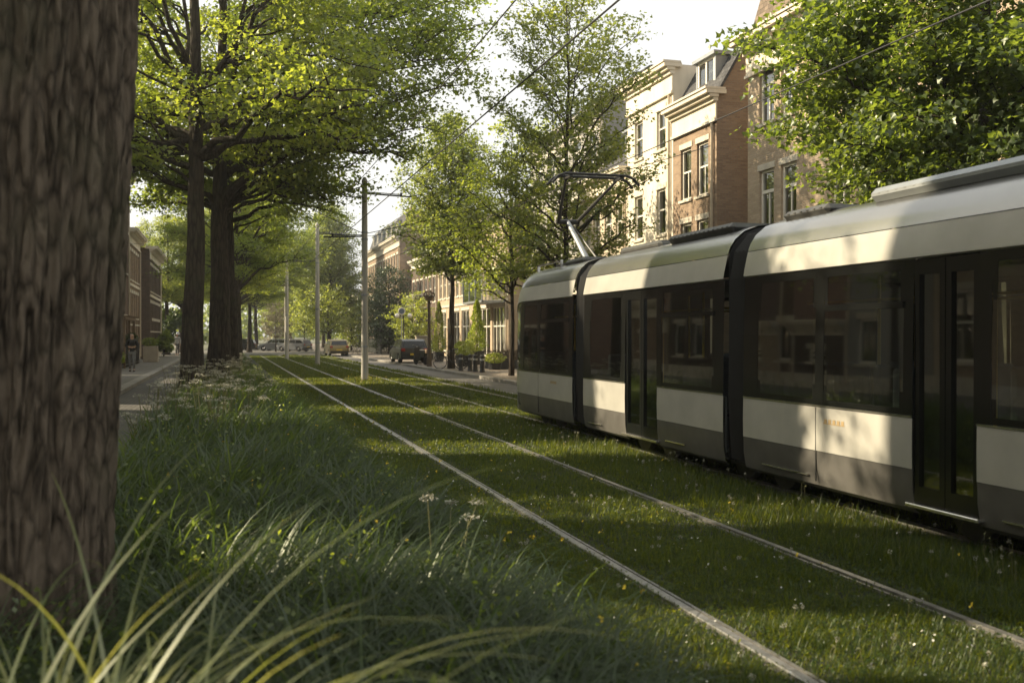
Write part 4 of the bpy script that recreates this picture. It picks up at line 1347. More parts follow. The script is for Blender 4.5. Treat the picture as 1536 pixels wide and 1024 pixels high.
# ------------------------------------------------------------------ street furniture, cars, people
M['car_black'] = m_plain('black_car_paint', (.014, .015, .016), .35, .1, 2, coat=.2)
M['car_mustard'] = m_plain('mustard_car_paint', (.24, .175, .045), .35, .08, 2, coat=.5)
M['car_silver'] = m_plain('silver_car_paint', (.17, .18, .19), .35, .06, 2, metal=.3, coat=.2)
M['car_white'] = m_plain('white_car_paint', (.6, .58, .53), .3, .05, 2, coat=.4)
M['car_glass'] = m_plain('dark_car_glass', (.012, .014, .015), .2, .1, 2)
M['tyre'] = m_plain('tyre_rubber', (.016, .016, .016), .85, .2, 8)
M['rim'] = m_plain('alloy_rim', (.35, .35, .35), .35, .1, 8, metal=.8)
M['red_lamp'] = m_plain('red_lamp_lens', (.30, .025, .018), .2, .1, 8)
M['plate_yellow'] = m_plain('yellow_number_plate', (.62, .44, .03), .5, .05, 8)
M['skin'] = m_plain('skin', (.42, .26, .18), .55, .05, 8)
M['hair_grey'] = m_plain('ash_blond_hair', (.30, .25, .19), .7, .2, 30)
M['hair_dark'] = m_plain('dark_hair', (.05, .035, .025), .6, .2, 30)
M['sweater_black'] = m_plain('black_sweater', (.014, .015, .017), .95, .2, 20, bump=.2)
M['jeans_grey'] = m_plain('grey_jeans', (.16, .165, .165), .9, .2, 14, bump=.2)
M['coat_pale'] = m_plain('pale_grey_coat', (.34, .34, .33), .9, .12, 10, bump=.2)
M['trousers_dark'] = m_plain('dark_trousers', (.04, .04, .045), .9, .2, 12)
M['shoe'] = m_plain('dark_shoe', (.03, .025, .02), .6, .2, 12)
M['belt_tan'] = m_plain('tan_strap', (.36, .22, .11), .6, .1, 12)
M['cabinet'] = m_plain('beige_cabinet', (.40, .34, .26), .6, .1, 3, bump=.1)
M['post_brown'] = m_plain('brown_post_paint', (.085, .06, .04), .6, .2, 6, streak=True)
M['sign_blue'] = m_plain('grey_blue_sign', (.10, .13, .18), .4, .05, 5)
M['wood'] = m_plain('weathered_wood', (.20, .14, .09), .8, .25, 6, bump=.2)
M['globe'] = m_plain('opal_lamp_globe', (.75, .74, .70), .3, .03, 4)
M['heather'] = m_leaf('brown_heather', (.06, .04, .03), (.14, .09, .06), (.06, .04, .02), (.12, .08, .04), .2)


def catenary_pole(label, x, y, H, arm_r, arm_l):
    o = empty('catenary_pole', (x, y, 0), 0, label, 'pole', 'overhead line poles between the tracks')
    MB().lathe([(.14, -.1), (.135, .3), (.128, 1.2), (.12, 2.6), (.10, H - .15), (.095, H)], 16).build('shaft', M['pole'], o, smooth=True)
    MB().lathe([(.11, H - .02), (.11, H + .05), (.06, H + .16), (.0, H + .19)], 14).build('cap', M['pole'], o, smooth=True)
    b = MB()
    for z, r in ((1.25, .128), (3.15, .121), (H - 1.9, .108), (H - 2.15, .110)): b.lathe([(r, z), (r + .012, z + .01), (r + .012, z + .07), (r, z + .08)], 16)
    b.build('band', M['zinc'], o, smooth=True)
    def arm(z, L, nm):
        a = MB()
        sg = 1 if L > 0 else -1
        a.tube([(0, 0, z), (L, 0, z - .07)], .03, 8)
        a.tube([(0, 0, z + .06), (L * .8, 0, z + .0)], .018, 6)
        a.lathe([(.03, -.1), (.055, -.06), (.03, -.02), (.055, .02), (.03, .06)], 8, (L * .78, 0, z + .02))
        a.build(nm, M['steel_dark'], o)
    arm(H - .42, arm_r, 'bracket_arm')
    if arm_l: arm(H - 2.0, arm_l, 'bracket_arm')
    return o


def wire(label, pts, r=.012, name='overhead_wire', group='overhead wires'):
    return tag(MB().tube(pts, r, 6).build(name, M['wire'], smooth=True), label, 'wire', group)


def sag(a, b, s, n=12):
    a, b = Vector(a), Vector(b)
    return [tuple(a.lerp(b, t / n) - Vector((0, 0, s * 4 * (t / n) * (1 - t / n)))) for t in range(n + 1)]


def build_overhead():
    P = [(4.9, 36.8, 7.35), (4.95, 57.2, 7.9), (4.25, 74.5, 7.6), (5.2, 93, 7.6)]
    labs = ['nearest tall grey pole with right bracket arm, standing in the turf', 'second grey pole along the turf, thinner and farther', 'third slim grey pole near the end of the turf', 'farthest slim grey pole beyond the cross street']
    for (x, y, h), lab in zip(P, labs): catenary_pole(lab, x, y, h, 1.75, -1.5)
    wire('contact wire above the tram, touching the pantograph', [(6.6, -6, 4.71), (6.6, 17.5, 4.71), (6.6, 36.8, 4.9), (6.6, 57, 5.0), (6.3, 86, 5.1)], .008)
    wire('upper of two wires above the empty track', sag((3.46, -10, 6.15), (3.46, 36.8, 6.0), .22) + sag((3.46, 36.8, 6.0), (3.46, 74, 6.0), .2)[1:], .010)
    wire('contact wire above the empty track', [(3.46, -10, 4.75), (3.46, 36.8, 4.8), (3.46, 57, 4.9), (3.4, 86, 5.0)], .0105)
    wire('steep stay wire from the nearest pole to the right houses', sag((4.95, 36.8, 5.45), (16.0, 31.0, 8.2), .15), .014, 'span_wire', 'span wires from the poles')
    wire('second stay wire from the nearest pole just below the first', sag((4.95, 36.8, 5.35), (16.0, 40.5, 7.6), .15), .010, 'span_wire', 'span wires from the poles')
    wire('stay wire from the nearest pole to the big left trees', sag((4.85, 36.8, 5.45), (.1, 33.6, 7.3), .1), .014, 'span_wire', 'span wires from the poles')
    wire('thin level cross wire at the second pole', sag((-5.6, 60, 6.9), (16, 58, 7.0), .3), .008, 'span_wire', 'span wires from the poles')
    wire('thin level cross wire by the nearest pole top', sag((6.6, 36.8, 6.9), (16, 35.6, 8.4), .1), .007, 'span_wire', 'span wires from the poles')
    for x, y, a, b, lab in ((3.46, 30, 4.8, 5.92, 'dropper between the two wires above the empty track'), (6.25, 36.8, 4.92, 6.9, 'dropper hanging from the bracket arm of the nearest pole')):
        wire(lab, [(x, y, a), (x, y, b)], .005, 'dropper_wire', 'dropper wires')


# ------------------------------------------------------------------ cars
def make_car(label, paint, loc, rz, s=1.0, estate=False):
    o = empty('parked_car', loc, rz, label, 'car', 'cars parked along the street')
    o.scale = (s, s, s)
    low = []
    def arch(yc):
        return [(yc - .36 * math.cos(q), .30 + .36 * math.sin(q)) for q in [math.pi * k / 8 for k in range(9)]]
    prof = [(-2.02, .30), (-2.06, .45), (-2.04, .72), (-2.0, .92), (-1.0, .96), (.82, .96), (1.45, .86), (1.88, .72), (2.02, .55), (2.0, .28)]
    bot = [(1.72, .22)] + [(p[0], p[1]) for p in reversed(arch(1.28))] + [(0.88, .2), (-.85, .2)] + [(p[0], p[1]) for p in reversed(arch(-1.22))] + [(-1.62, .22)]
    poly = prof + bot
    cy, cz = 0, .6
    mb = MB()
    def ring(x, q):
        return [(x, cy + (y - cy) * (1 - .02 * q), cz + (z - cz) * (1 - .10 * q)) for y, z in poly]
    rows = [ring(-.86, 1), ring(-.81, .15), ring(-.70, 0), ring(.70, 0), ring(.81, .15), ring(.86, 1)]
    mb.strip([r + [r[0]] for r in rows])
    mb.add(rows[0], [tuple(range(len(poly)))]); mb.add(rows[-1], [tuple(range(len(poly)))])
    body = mb.build('body', paint, o, smooth=True)
    yr = -2.0 if estate else -1.97
    cab = [(yr, .92), (yr + .22, 1.38), (yr + .5, 1.47), (.05, 1.49), (.35, 1.44), (1.02, .94)]
    def xc(z): return .835 - (z - .92) / .5 * .13
    mb = MB()
    L = [(-xc(z), y, z) for y, z in cab]; Rr = [(xc(z), y, z) for y, z in cab]
    mb.strip([L, Rr]); mb.add(L, [tuple(range(len(L)))]); mb.add(Rr, [tuple(range(len(Rr)))])
    ca = mb.build('cabin', paint, o, fix=True)
    def seg(i, j, a, b, t): pass
    g = MB()
    (y0, z0), (y1, z1) = cab[0], cab[1]
    def rear(t, fx): z = z0 + (z1 - z0) * t; return (fx * xc(z), y0 + (y1 - y0) * t - .012, z + .008)
    g.quad(rear(.12, -.86), rear(.12, .86), rear(.92, .84), rear(.92, -.84))
    g.build('rear_window', M['car_glass'], o, fix=False)
    g = MB(); (y0b, z0b), (y1b, z1b) = cab[5], cab[4]
    def fr(t, fx): z = z0b + (z1b - z0b) * t; return (fx * xc(z), y0b + (y1b - y0b) * t + .012, z + .01)
    g.quad(fr(.08, -.9), fr(.08, .9), fr(.95, .9), fr(.95, -.9)); g.build('windscreen', M['car_glass'], o, fix=False)
    for sx in (-1, 1):
        for a, b in (((-1.5, -.78) if not estate else (-1.62, -.78)), (-.70, .12)), :
            pass
        for y_lo0, y_lo1, y_hi0, y_hi1 in ((yr + .25, -.78, yr + .45, -.74), (-.70, .16, -.68, .02), (.22, .80, .10, .34)):
            q = MB(); X = lambda z: sx * (xc(z) + .008)
            q.quad((X(1.0), y_lo0, 1.0), (X(1.0), y_lo1, 1.0), (X(1.36), y_hi1, 1.36), (X(1.36), y_hi0, 1.36))
            q.build('side_window', M['car_glass'], o, fix=False)
        MB().box(min(sx * .58, sx * .82), max(sx * .58, sx * .82), -2.06, -1.96, .74, .92, .02).build('tail_light', M['red_lamp'], o, fix=False)
        MB().box(min(sx * .48, sx * .78), max(sx * .48, sx * .78), 1.86, 2.0, .60, .74, .02).build('headlight', M['globe'], o, fix=False)
        MB().box(min(sx * .84, sx * 1.0), max(sx * .84, sx * 1.0), .62, .74, .95, 1.08, .03).build('wing_mirror', paint, o, fix=False)
        for yw in (1.28, -1.22):
            t = MB().lathe([(.18, -.1), (.30, -.1), (.32, -.06), (.32, .06), (.30, .1), (.18, .1)], 24, (sx * .74, yw, .32), 'x').build('tyre', M['tyre'], o, smooth=True)
            r = MB().lathe([(.02, .0), (.185, .02), (.20, .035)], 16, (sx * .81, yw, .32), 'x')
            for k in range(5):
                q = 2 * math.pi * k / 5
                r.tube([(sx * .845, yw, .32), (sx * .845, yw + .17 * math.cos(q), .32 + .17 * math.sin(q))], .022, 5)
            r.build('rim', M['rim'], t)
    MB().box(-.26, .26, -2.085, -2.055, .50, .61).build('number_plate', M['plate_yellow'], o, fix=False)
    MB().box(-.80, .80, -2.10, -2.0, .34, .46, .03).build('bumper', M['tyre'], o, fix=False)
    return o


# ------------------------------------------------------------------ people
def skin_obj(name, pts, edges, mat, parent, lv=2):
    """pts: {key: (x,y,z, rx, ry)} grown into one continuous surface"""
    keys = list(pts)
    me = bpy.data.meshes.new(name)
    me.from_pydata([pts[k][:3] for k in keys], [(keys.index(a), keys.index(b)) for a, b in edges], [])
    ob = bpy.data.objects.new(name + '_tmp', me); COL.objects.link(ob)
    sk = ob.modifiers.new('s', 'SKIN'); sk.use_smooth_shade = True
    for i, k in enumerate(keys):
        d = me.skin_vertices[0].data[i]
        d.radius = (pts[k][3], pts[k][4] if len(pts[k]) > 4 else pts[k][3])
        d.use_root = (i == 0)
    ss = ob.modifiers.new('u', 'SUBSURF'); ss.levels = lv; ss.render_levels = lv
    dg = bpy.context.evaluated_depsgraph_get()
    m2 = bpy.data.meshes.new_from_object(ob.evaluated_get(dg))
    bpy.data.objects.remove(ob)
    m2.name = name; m2.materials.clear(); m2.materials.append(mat)
    for p in m2.polygons: p.use_smooth = True
    o = bpy.data.objects.new(name, m2); COL.objects.link(o); o.parent = parent
    return o


def person(label, loc, rz, s, top, legs, hair, coat=False, folded=True):
    o = empty('person', loc, rz, label, 'person', None)
    o.scale = (s, s, s)
    # local: faces -y, z up, 1.72 tall
    P = {'pelvis': (0, 0, .92, .14, .10), 'waist': (0, 0, 1.08, .125, .09), 'chest': (0, .0, 1.28, .15, .10), 'neck0': (0, .0, 1.43, .085, .07),
         'neck': (0, -.005, 1.50, .05, .05), 'head0': (0, -.01, 1.555, .066, .075), 'head1': (0, -.012, 1.63, .076, .09), 'head2': (0, -.005, 1.70, .055, .065)}
    E = [('pelvis', 'waist'), ('waist', 'chest'), ('chest', 'neck0'), ('neck0', 'neck'), ('neck', 'head0'), ('head0', 'head1'), ('head1', 'head2')]
    for sg, nm in ((-1, 'l'), (1, 'r')):
        st = .13 * sg
        P.update({nm + 'hip': (.085 * sg, 0, .86, .088, .088), nm + 'knee': (.088 * sg, -.02 - st * .7, .49, .058, .058), nm + 'ankle': (.085 * sg, .03 - st * .75, .10, .036, .036),
                  nm + 'toe': (.095 * sg, -.12 - st * .8, .04, .036, .028)})
        E += [('pelvis', nm + 'hip'), (nm + 'hip', nm + 'knee'), (nm + 'knee', nm + 'ankle'), (nm + 'ankle', nm + 'toe')]
        if folded:
            P.update({nm + 'sh': (.18 * sg, 0, 1.40, .056, .056), nm + 'el': (.245 * sg, .01, 1.12, .042, .042), nm + 'wr': (.10 * sg, -.185, 1.10, .028, .028), nm + 'palm': (.035 * sg, -.20, 1.10, .030, .018)})
            fd = Vector((-.9 * sg, -.25, -.1))
        else:
            P.update({nm + 'sh': (.18 * sg, 0, 1.40, .056, .056), nm + 'el': (.235 * sg, .03, 1.12, .042, .042), nm + 'wr': (.24 * sg, -.06 * sg, .88, .028, .028), nm + 'palm': (.238 * sg, -.075 * sg, .81, .018, .030)})
            fd = Vector((0, -.15, -1))
        E += [('neck0', nm + 'sh'), (nm + 'sh', nm + 'el'), (nm + 'el', nm + 'wr'), (nm + 'wr', nm + 'palm')]
        fd.normalize(); pl = Vector(P[nm + 'palm'][:3]); ac = Vector((0, 0, 1)) if folded else Vector((0, 1, 0))
        for k in range(4):
            b = pl + ac * (.024 - .016 * k) + fd * .03; L = (.062, .07, .066, .052)[k]
            kn = b + fd * L * .55; tip = kn + (fd + Vector((0, .5, 0))).normalized() * L * .45
            for q, (p, r) in enumerate(((b, .009), (kn, .0085), (tip, .007))): P[f'{nm}f{k}{q}'] = (*p, r)
            E += [(nm + 'palm', f'{nm}f{k}0'), (f'{nm}f{k}0', f'{nm}f{k}1'), (f'{nm}f{k}1', f'{nm}f{k}2')]
        th = Vector(P[nm + 'wr'][:3]).lerp(pl, .5) + ac * .03
        P[nm + 't0'] = (*th, .011); P[nm + 't1'] = (*(th + ac * .018 + fd * .04), .009)
        E += [(nm + 'wr', nm + 't0'), (nm + 't0', nm + 't1')]
    body = skin_obj('body', P, E, M['skin'], o)
    def grow_r(keys, d): return {k: (*P[k][:3], *[r + d for r in (P[k][3:] if len(P[k]) == 5 else (P[k][3],) * 2)]) for k in keys}
    ks = ['waist', 'pelvis', 'chest', 'neck0'] + [n + j for n in 'lr' for j in ('sh', 'el')]
    T = grow_r(ks, .022)
    ed = [('waist', 'pelvis'), ('waist', 'chest'), ('chest', 'neck0')]
    for n in 'lr':
        w = P[n + 'wr']; e = P[n + 'el']
        T[n + 'cf'] = tuple(e[i] + (w[i] - e[i]) * .85 for i in range(3)) + (.04, .04)
        ed += [('neck0', n + 'sh'), (n + 'sh', n + 'el'), (n + 'el', n + 'cf')]
    if coat:
        T['hem'] = (0, 0, .62, .19, .15); T['hem2'] = (0, 0, .45, .19, .15); ed += [('pelvis', 'hem'), ('hem', 'hem2')]
    else:
        T['hem'] = (0, 0, .86, .165, .125); ed += [('pelvis', 'hem')]
    skin_obj('sweater' if not coat else 'coat', T, ed, top, o)
    ks = ['pelvis'] + [n + j for n in 'lr' for j in ('hip', 'knee', 'ankle')]
    skin_obj('trousers', grow_r(ks, .014), [e for e in E if e[0] in ks and e[1] in ks], legs, o)
    for n, sg in (('l', -1), ('r', 1)):
        t, a = P[n + 'toe'], P[n + 'ankle']
        MB().box(a[0] - .05, a[0] + .05, t[1] - .07, a[1] + .07, 0.0, .075, .022).build('shoe', M['shoe'], o)
    H = {'a': (0, .015, 1.70, .075, .085), 'b': (0, .035, 1.645, .088, .082), 'c': (0, .055, 1.56, .08, .05)}
    if folded: H['d'] = (0, .05, 1.45, .085, .045)
    skin_obj('hair', H, [('a', 'b'), ('b', 'c')] + ([('c', 'd')] if folded else []), hair, o)
    f = MB()
    for sg in (-1, 1): f.lathe([(.004, -.006), (.011, 0), (.004, .006)], 8, (.03 * sg, -.100, 1.635), 'y')
    f.build('eye', M['hair_dark'], body)
    n = MB().add([(0, -.098, 1.645), (-.014, -.096, 1.598), (.014, -.096, 1.598), (0, -.124, 1.602)], [(0, 1, 3), (0, 3, 2), (1, 2, 3), (0, 2, 1)]); n.build('nose', M['skin'], body)
    MB().box(-.022, .022, -.098, -.088, 1.568, 1.576).build('mouth', M['red_lamp'], body)
    for sg in (-1, 1): MB().lathe([(.006, -.008), (.026, -.004), (.022, .006)], 10, (.082 * sg, -.0, 1.62), 'x').build('ear', M['skin'], body)
    if folded: MB().tube([(-.16, -.13, 1.15), (-.05, -.215, 1.135), (.06, -.215, 1.13), (.17, -.12, 1.16)], .02, 8).build('strap', M['belt_tan'], o)
    return o


# ------------------------------------------------------------------ small things
def bicycle(label, loc, rz):
    o = empty('bicycle', loc, rz, label, 'bicycle')
    for y in (-.52, .52):
        w = MB()
        ring = [(0, y + .335 * math.cos(q), .335 + .335 * math.sin(q)) for q in [2 * math.pi * k / 28 for k in range(29)]]
        w.tube(ring, .019, 6, False)
        wo = w.build('wheel', M['tyre'], o, smooth=True)
        sp = MB()
        for k in range(10):
            q = 2 * math.pi * k / 10
            sp.tube([(0, y, .335), (0, y + .32 * math.cos(q), .335 + .32 * math.sin(q))], .004, 4)
        sp.build('spokes', M['rim'], wo)
    f = MB()
    bb, hd, st, ra, fa = (0, -.08, .30), (0, .36, .88), (0, -.22, .86), (0, -.52, .335), (0, .52, .335)
    for a, b in ((bb, hd), (bb, st), (st, (0, .34, .80)), (ra, bb), (ra, (0, -.2, .78)), (fa, hd)): f.tube([a, b], .016, 6)
    f.build('frame', M['iron'], o)
    MB().tube([(-.27, .26, 1.06), (-.2, .36, 1.05), (0, .38, 1.0), (.2, .36, 1.05), (.27, .26, 1.06)], .013, 6).build('handlebar', M['iron'], o)
    MB().box(-.07, .07, -.36, -.1, .90, .96, .025).build('saddle', M['shoe'], o)
    return o


def moped(label, loc, rz):
    o = empty('moped', loc, rz, label, 'moped')
    for y in (-.6, .6):
        MB().lathe([(.12, -.05), (.22, -.05), (.25, -.02), (.25, .02), (.22, .05), (.12, .05)], 20, (0, y, .25), 'x').build('wheel', M['tyre'], o, smooth=True)
    MB().prism([(-.85, .45), (-.8, .72), (-.25, .74), (-.1, .36), (.32, .30), (.38, .22), (-.25, .22), (-.4, .40)], 'x', -.17, .17).build('body', M['car_black'], o)
    MB().prism([(.30, .25), (.42, .95), (.50, .95), (.46, .25)], 'x', -.2, .2).build('leg_shield', M['car_black'], o)
    MB().box(-.15, .15, -.78, -.12, .742, .83, .03).build('seat', M['shoe'], o)
    MB().tube([(-.32, .34, 1.06), (0, .46, 1.0), (.32, .34, 1.06)], .02, 8).build('handlebar', M['iron'], o)
    MB().tube([(0, .46, 1.0), (0, .6, .25)], .03, 8).build('fork', M['rim'], o)
    MB().box(-.14, .14, -1.02, -.8, .62, .84, .02).build('top_box', M['wood'], o)
    MB().lathe([(.05, 0), (.06, .03), (.02, .06)], 10, (0, .5, .9), 'y').build('headlight', M['globe'], o)
    return o


def planter(label, loc, r, h, crown=None, leafm=None, square=False, group=None, seed=1, cat='planter', pot=None):
    o = empty('planter', loc, 0, label, cat, group)
    p = MB()
    if square: p.box(-r, r, -r * .7, r * .7, 0, h, .02)
    else: p.lathe([(r * .78, 0), (r * .95, h * .5), (r, h * .93), (r * 1.05, h * .94), (r * 1.05, h), (r * .9, h), (r * .88, h - .05)], 18)
    p.build('pot', pot or M['terracotta'], o, smooth=not square)
    if crown:
        kind, ch, cr, n, sz = crown
        rng = np.random.default_rng(seed)
        t = rng.uniform(0, 1, n); a = rng.uniform(0, 6.28, n)
        if kind == 'cone': rad = cr * np.minimum(1, t * 7 + .35) * (1 - t) ** .7 * rng.uniform(.6, 1.08, n)
        elif kind == 'ball':
            rad = cr * np.sqrt(np.clip(1 - (2 * t - 1) ** 2, 0, 1)) * rng.uniform(.6, 1.1, n)
        else: rad = cr * rng.uniform(0, 1, n) ** .5
        rad = rad * (.62 + .7 * vnoise(a * 1.6 + 30, t * 9 + 3, 1.0, seed))
        P = np.stack([rad * np.cos(a), rad * np.sin(a) * (.7 if square else 1), h - .05 + t * ch], 1)
        A = np.stack([np.cos(a), np.sin(a), np.full(n, .8)], 1)
        lv, lf = leaves_np(P, rng, sz, A, droop=0, flat=.8)
        np_mesh('foliage', lv, lf, leafm, o)
        MB().tube([(0, 0, h - .06), (0, 0, h + ch * .8)], [.03, .008], 6).build('stem', M['trunk'], o)
    return o


def shrub(label, loc, h, r, leafm, n=5000, sz=.13, seed=1, group=None, ry=None):
    o = empty('shrub', loc, 0, label, 'shrub', group)
    rng = np.random.default_rng(seed)
    P, A = [], []
    k = 16
    for i in range(k):
        c = np.array([rng.normal(0, r * .42), rng.normal(0, (ry or r) * .42), rng.uniform(.2, .82) * h])
        q = rng.uniform(.25, .45) * min(r, h)
        m = n // k
        d = rng.normal(0, 1, (m, 3)); d /= np.linalg.norm(d, axis=1, keepdims=True)
        P.append(c + d * q * rng.uniform(.5, 1.1, m)[:, None]); A.append(d + np.array([0, 0, .4]))
    P = np.concatenate(P); A = np.concatenate(A); P[:, 2] = np.maximum(P[:, 2], .04)
    lv, lf = leaves_np(P, rng, sz, A, flat=.9)
    np_mesh('foliage', lv, lf, leafm, o)
    s = MB()
    for i in range(6):
        a = rng.uniform(0, 6.28); s.tube([(0, 0, -.05), (r * .3 * math.cos(a), r * .3 * math.sin(a), h * .4), (r * .5 * math.cos(a), r * .5 * math.sin(a), h * .8)], [.03, .02, .006], 5)
    s.build('stem', M['trunk'], o)
    return o


def iron_fence(label, x, y0, y1, h, z=.118):
    o = empty('garden_fence', (x, y0, z), 0, label, 'fence')
    L = y1 - y0
    r = MB().box(-.015, .015, 0, L, .12, .15).box(-.015, .015, 0, L, h - .14, h - .11)
    r.build('rail', M['iron'], o)
    b = MB(); n = int(L / .14)
    for k in range(n + 1): b.tube([(0, k * L / n, .02), (0, k * L / n, h)], [.009, .007], 5)
    b.build('bars', M['iron'], o)
    for k in range(int(L / 2.4) + 1):
        MB().box(-.04, .04, k * 2.4 - .04, k * 2.4 + .04, 0, h + .08, .01).lathe([(.05, h + .08), (.06, h + .12), (.01, h + .18)], 10, (0, k * 2.4, 0)).build('post', M['iron'], o)
    return o


def board_fence(label, x, y0, y1, h, z=.118):
    o = empty('board_fence', (x, y0, z), 0, label, 'fence')
    L = y1 - y0; n = int(L / .16); m = MB()
    for k in range(n): m.box(-.015, .015, k * L / n + .008, (k + 1) * L / n - .008, .06, h - .004 * (k % 3))
    m.build('boards', M['dark_paint'], o)
    for k in range(int(L / 2) + 1): MB().box(.016, .09, k * 2 - .045, k * 2 + .045, 0, h + .06).build('post', M['dark_paint'], o)
    return o


def street_sign(label, loc, h, disc, rz):
    o = empty('street_sign', loc, rz, label, 'sign')
    MB().tube([(0, 0, 0), (0, 0, h + .3)], .03, 10).build('pole', M['zinc'], o, smooth=True)
    MB().lathe([(.23, -.015), (.24, 0), (.23, .015)], 28, (0, -.055, h), 'y').build('sign_disc', M['white'], o, smooth=True)
    MB().lathe([(.18, -.004), (.18, .004)], 28, (0, -.073, h), 'y').build('sign_face', disc, o)
    return o


def globe_lamp(label, loc, h):
    o = empty('street_lamp', loc, 0, label, 'street lamp')
    MB().lathe([(.11, 0), (.1, .5), (.05, .6), (.04, h)], 12).build('post', M['iron'], o, smooth=True)
    MB().tube([(-.45, 0, h - .25), (-.3, 0, h - .02), (0, 0, h - .05), (.3, 0, h - .02), (.45, 0, h - .25)], .022, 8).build('crossarm', M['iron'], o, smooth=True)
    for sx in (-.45, .45):
        pr = [(.17 * math.sin(q), -.17 * math.cos(q)) for q in [math.pi * k / 10 for k in range(11)]]
        MB().lathe([(max(r, .002), z) for r, z in pr], 16, (sx, 0, h - .05)).build('lamp_globe', M['globe'], o, smooth=True)
    return o


def build_props():
    pz = .125
    make_car('black hatchback with yellow rear plate parked on the right pavement', M['car_black'], (10.2, 57.6, pz - .005), R(1), .92)
    make_car('mustard yellow estate car parked at the right kerb farther on', M['car_mustard'], (8.75, 83.5, .006), R(2), .92, True)
    make_car('silver grey car crossing beyond the end of the turf', M['car_silver'], (5.2, 112, .006), R(62), .9)
    make_car('small white car at the far end of the street', M['car_white'], (8.2, 118, .012), R(0), .95)
    make_car('dark car far left at the end of the lane', M['car_black'], (1.2, 110, .006), R(80), .9)
    make_car('silver car far behind the third pole', M['car_silver'], (6.9, 108.0, .006), R(50), .88, True)
    person('woman in black sweater and grey jeans walking on the left pavement, arms folded', (-3.98, 46.5, .118), R(4), .96, M['sweater_black'], M['jeans_grey'], M['hair_grey'])
    person('distant pedestrian in a pale grey coat beyond the dark trunk', (-3.75, 83, .118), R(-6), 1.0, M['coat_pale'], M['trousers_dark'], M['hair_dark'], coat=True, folded=False)
    bicycle('black bicycle parked at the foot of the dense egg shaped tree', (10.15, 45.9, pz), R(62))
    bicycle('bicycle parked beside the mustard yellow car', (9.95, 80.5, pz), R(40))
    moped('black moped with a wooden top box parked behind the black hatchback', (10.0, 52.6, pz), R(14))
    # bollards
    first = None
    for k, (x, y, lab) in enumerate([(10.02, 43.2, 'short dark bollard leftmost of four near the kerb'), (10.3, 42.6, 'second from left of four short dark bollards'),
                                     (10.36, 41.9, 'third from left of four short dark bollards'), (10.52, 41.3, 'rightmost of four short dark bollards by the kerb')]):
        if first is None:
            first = empty('bollard', (x, y, pz), 0, lab, 'bollard', 'short bollards on the right pavement')
            MB().lathe([(.12, 0), (.11, .08), (.10, .1), (.095, .62), (.11, .64), (.11, .70), (.06, .75)], 14).build('post', M['terracotta'], first, smooth=True)
            MB().lathe([(.098, .5), (.099, .51), (.099, .57), (.098, .58)], 14).build('band', M['zinc'], first)
        else:
            c = copy_tree(first); c.location = (x, y, pz); c['label'] = lab
    # cabinet, posts, lamp, sign
    o = empty('utility_cabinet', (11.45, 59.6, pz), 0, 'beige utility cabinet standing behind the black hatchback', 'cabinet')
    MB().box(-.42, .42, -.2, .2, .08, 1.5, .015).build('housing', M['cabinet'], o)
    MB().box(-.46, .46, -.24, .24, 1.501, 1.56, .02).build('lid', M['cabinet'], o)
    MB().box(-.44, .44, -.22, .22, 0, .079).build('base', M['stone'], o)
    for sx in (-1, 1): MB().box(min(sx * .015, sx * .39), max(sx * .015, sx * .39), -.215, -.201, .14, 1.44).build('door', M['cabinet'], o)
    o = empty('lamp_post', (9.86, 49.6, pz), 0, 'slim brown post with a flower basket top near the kerb', 'post')
    MB().lathe([(.14, 0), (.13, .5), (.09, .6), (.075, 3.3)], 12).build('post', M['post_brown'], o, smooth=True)
    MB().lathe([(.05, 3.3), (.2, 3.36), (.24, 3.55), (.22, 3.56), (.1, 3.4)], 14).build('basket', M['wood'], o, smooth=True)
    rng = np.random.default_rng(8); d = rng.normal(0, 1, (500, 3)); d /= np.linalg.norm(d, axis=1, keepdims=True)
    lv, lf = leaves_np(np.array([0, 0, 3.62]) + d * np.array([.25, .25, .16]), rng, .07, d); np_mesh('flowers', lv, lf, M['heather'], o)
    globe_lamp('black lamp post carrying two white globes by the small bright tree', (11.9, 69.0, pz), 3.0)
    street_sign('round white rimmed grey street sign on a thin pole before the bright tree', (11.0, 64.5, pz), 3.15, M['sign_blue'], R(-8))
    street_sign('small round sign far away beside the balcony house porch', (11.2, 100.5, pz), 3.3, M['red_lamp'], R(-5))
    # pots and planters on the right
    gp = 'planters along the shop fronts'
    planter('tall conical cypress in a big dark pot by the shop front', (12.9, 51.8, pz), .40, .75, ('cone', 2.75, .52, 5200, .085), M['leaf_lime'], group=gp, seed=2, cat='potted tree')
    planter('slim upright cypress in a dark pot left of the bare trunk', (12.2, 58.4, pz), .34, .6, ('cone', 3.0, .42, 3600, .085), M['leaf_bright'], group=gp, seed=3, cat='potted tree')
    planter('dark pot of leafy flowers just right of the bare trunk', (11.7, 49.8, pz), .45, .55, ('ball', .75, .55, 1400, .085), M['leaf_bright'], group=gp, seed=4)
    planter('low dark trough of brown heather near the tram nose', (12.8, 45.6, pz), .9, .4, ('flat', .5, .85, 2400, .07), M['heather'], True, group=gp, seed=5)
    planter('small dark pot with round shrub between trunk and cypress', (12.9, 54.5, pz), .32, .5, ('ball', .6, .42, 900, .08), M['leaf_maple'], group=gp, seed=6)
    planter('dark pot with a dull bush left of the slim cypress', (12.0, 60.9, pz), .4, .5, ('ball', .8, .5, 1000, .09), M['leaf_dark'], group=gp, seed=7)
    planter('low pot of yellow green plants in front of the heather trough', (11.9, 44.4, pz), .32, .3, ('ball', .5, .45, 900, .08), M['leaf_bright'], group=gp, seed=8)
    # glass bay canopy of the shop
    o = empty('glass_canopy', (16, 57.0, 3.72), 0, 'projecting glass bay with white sloping roof above the shop front', 'canopy')
    f = MB()
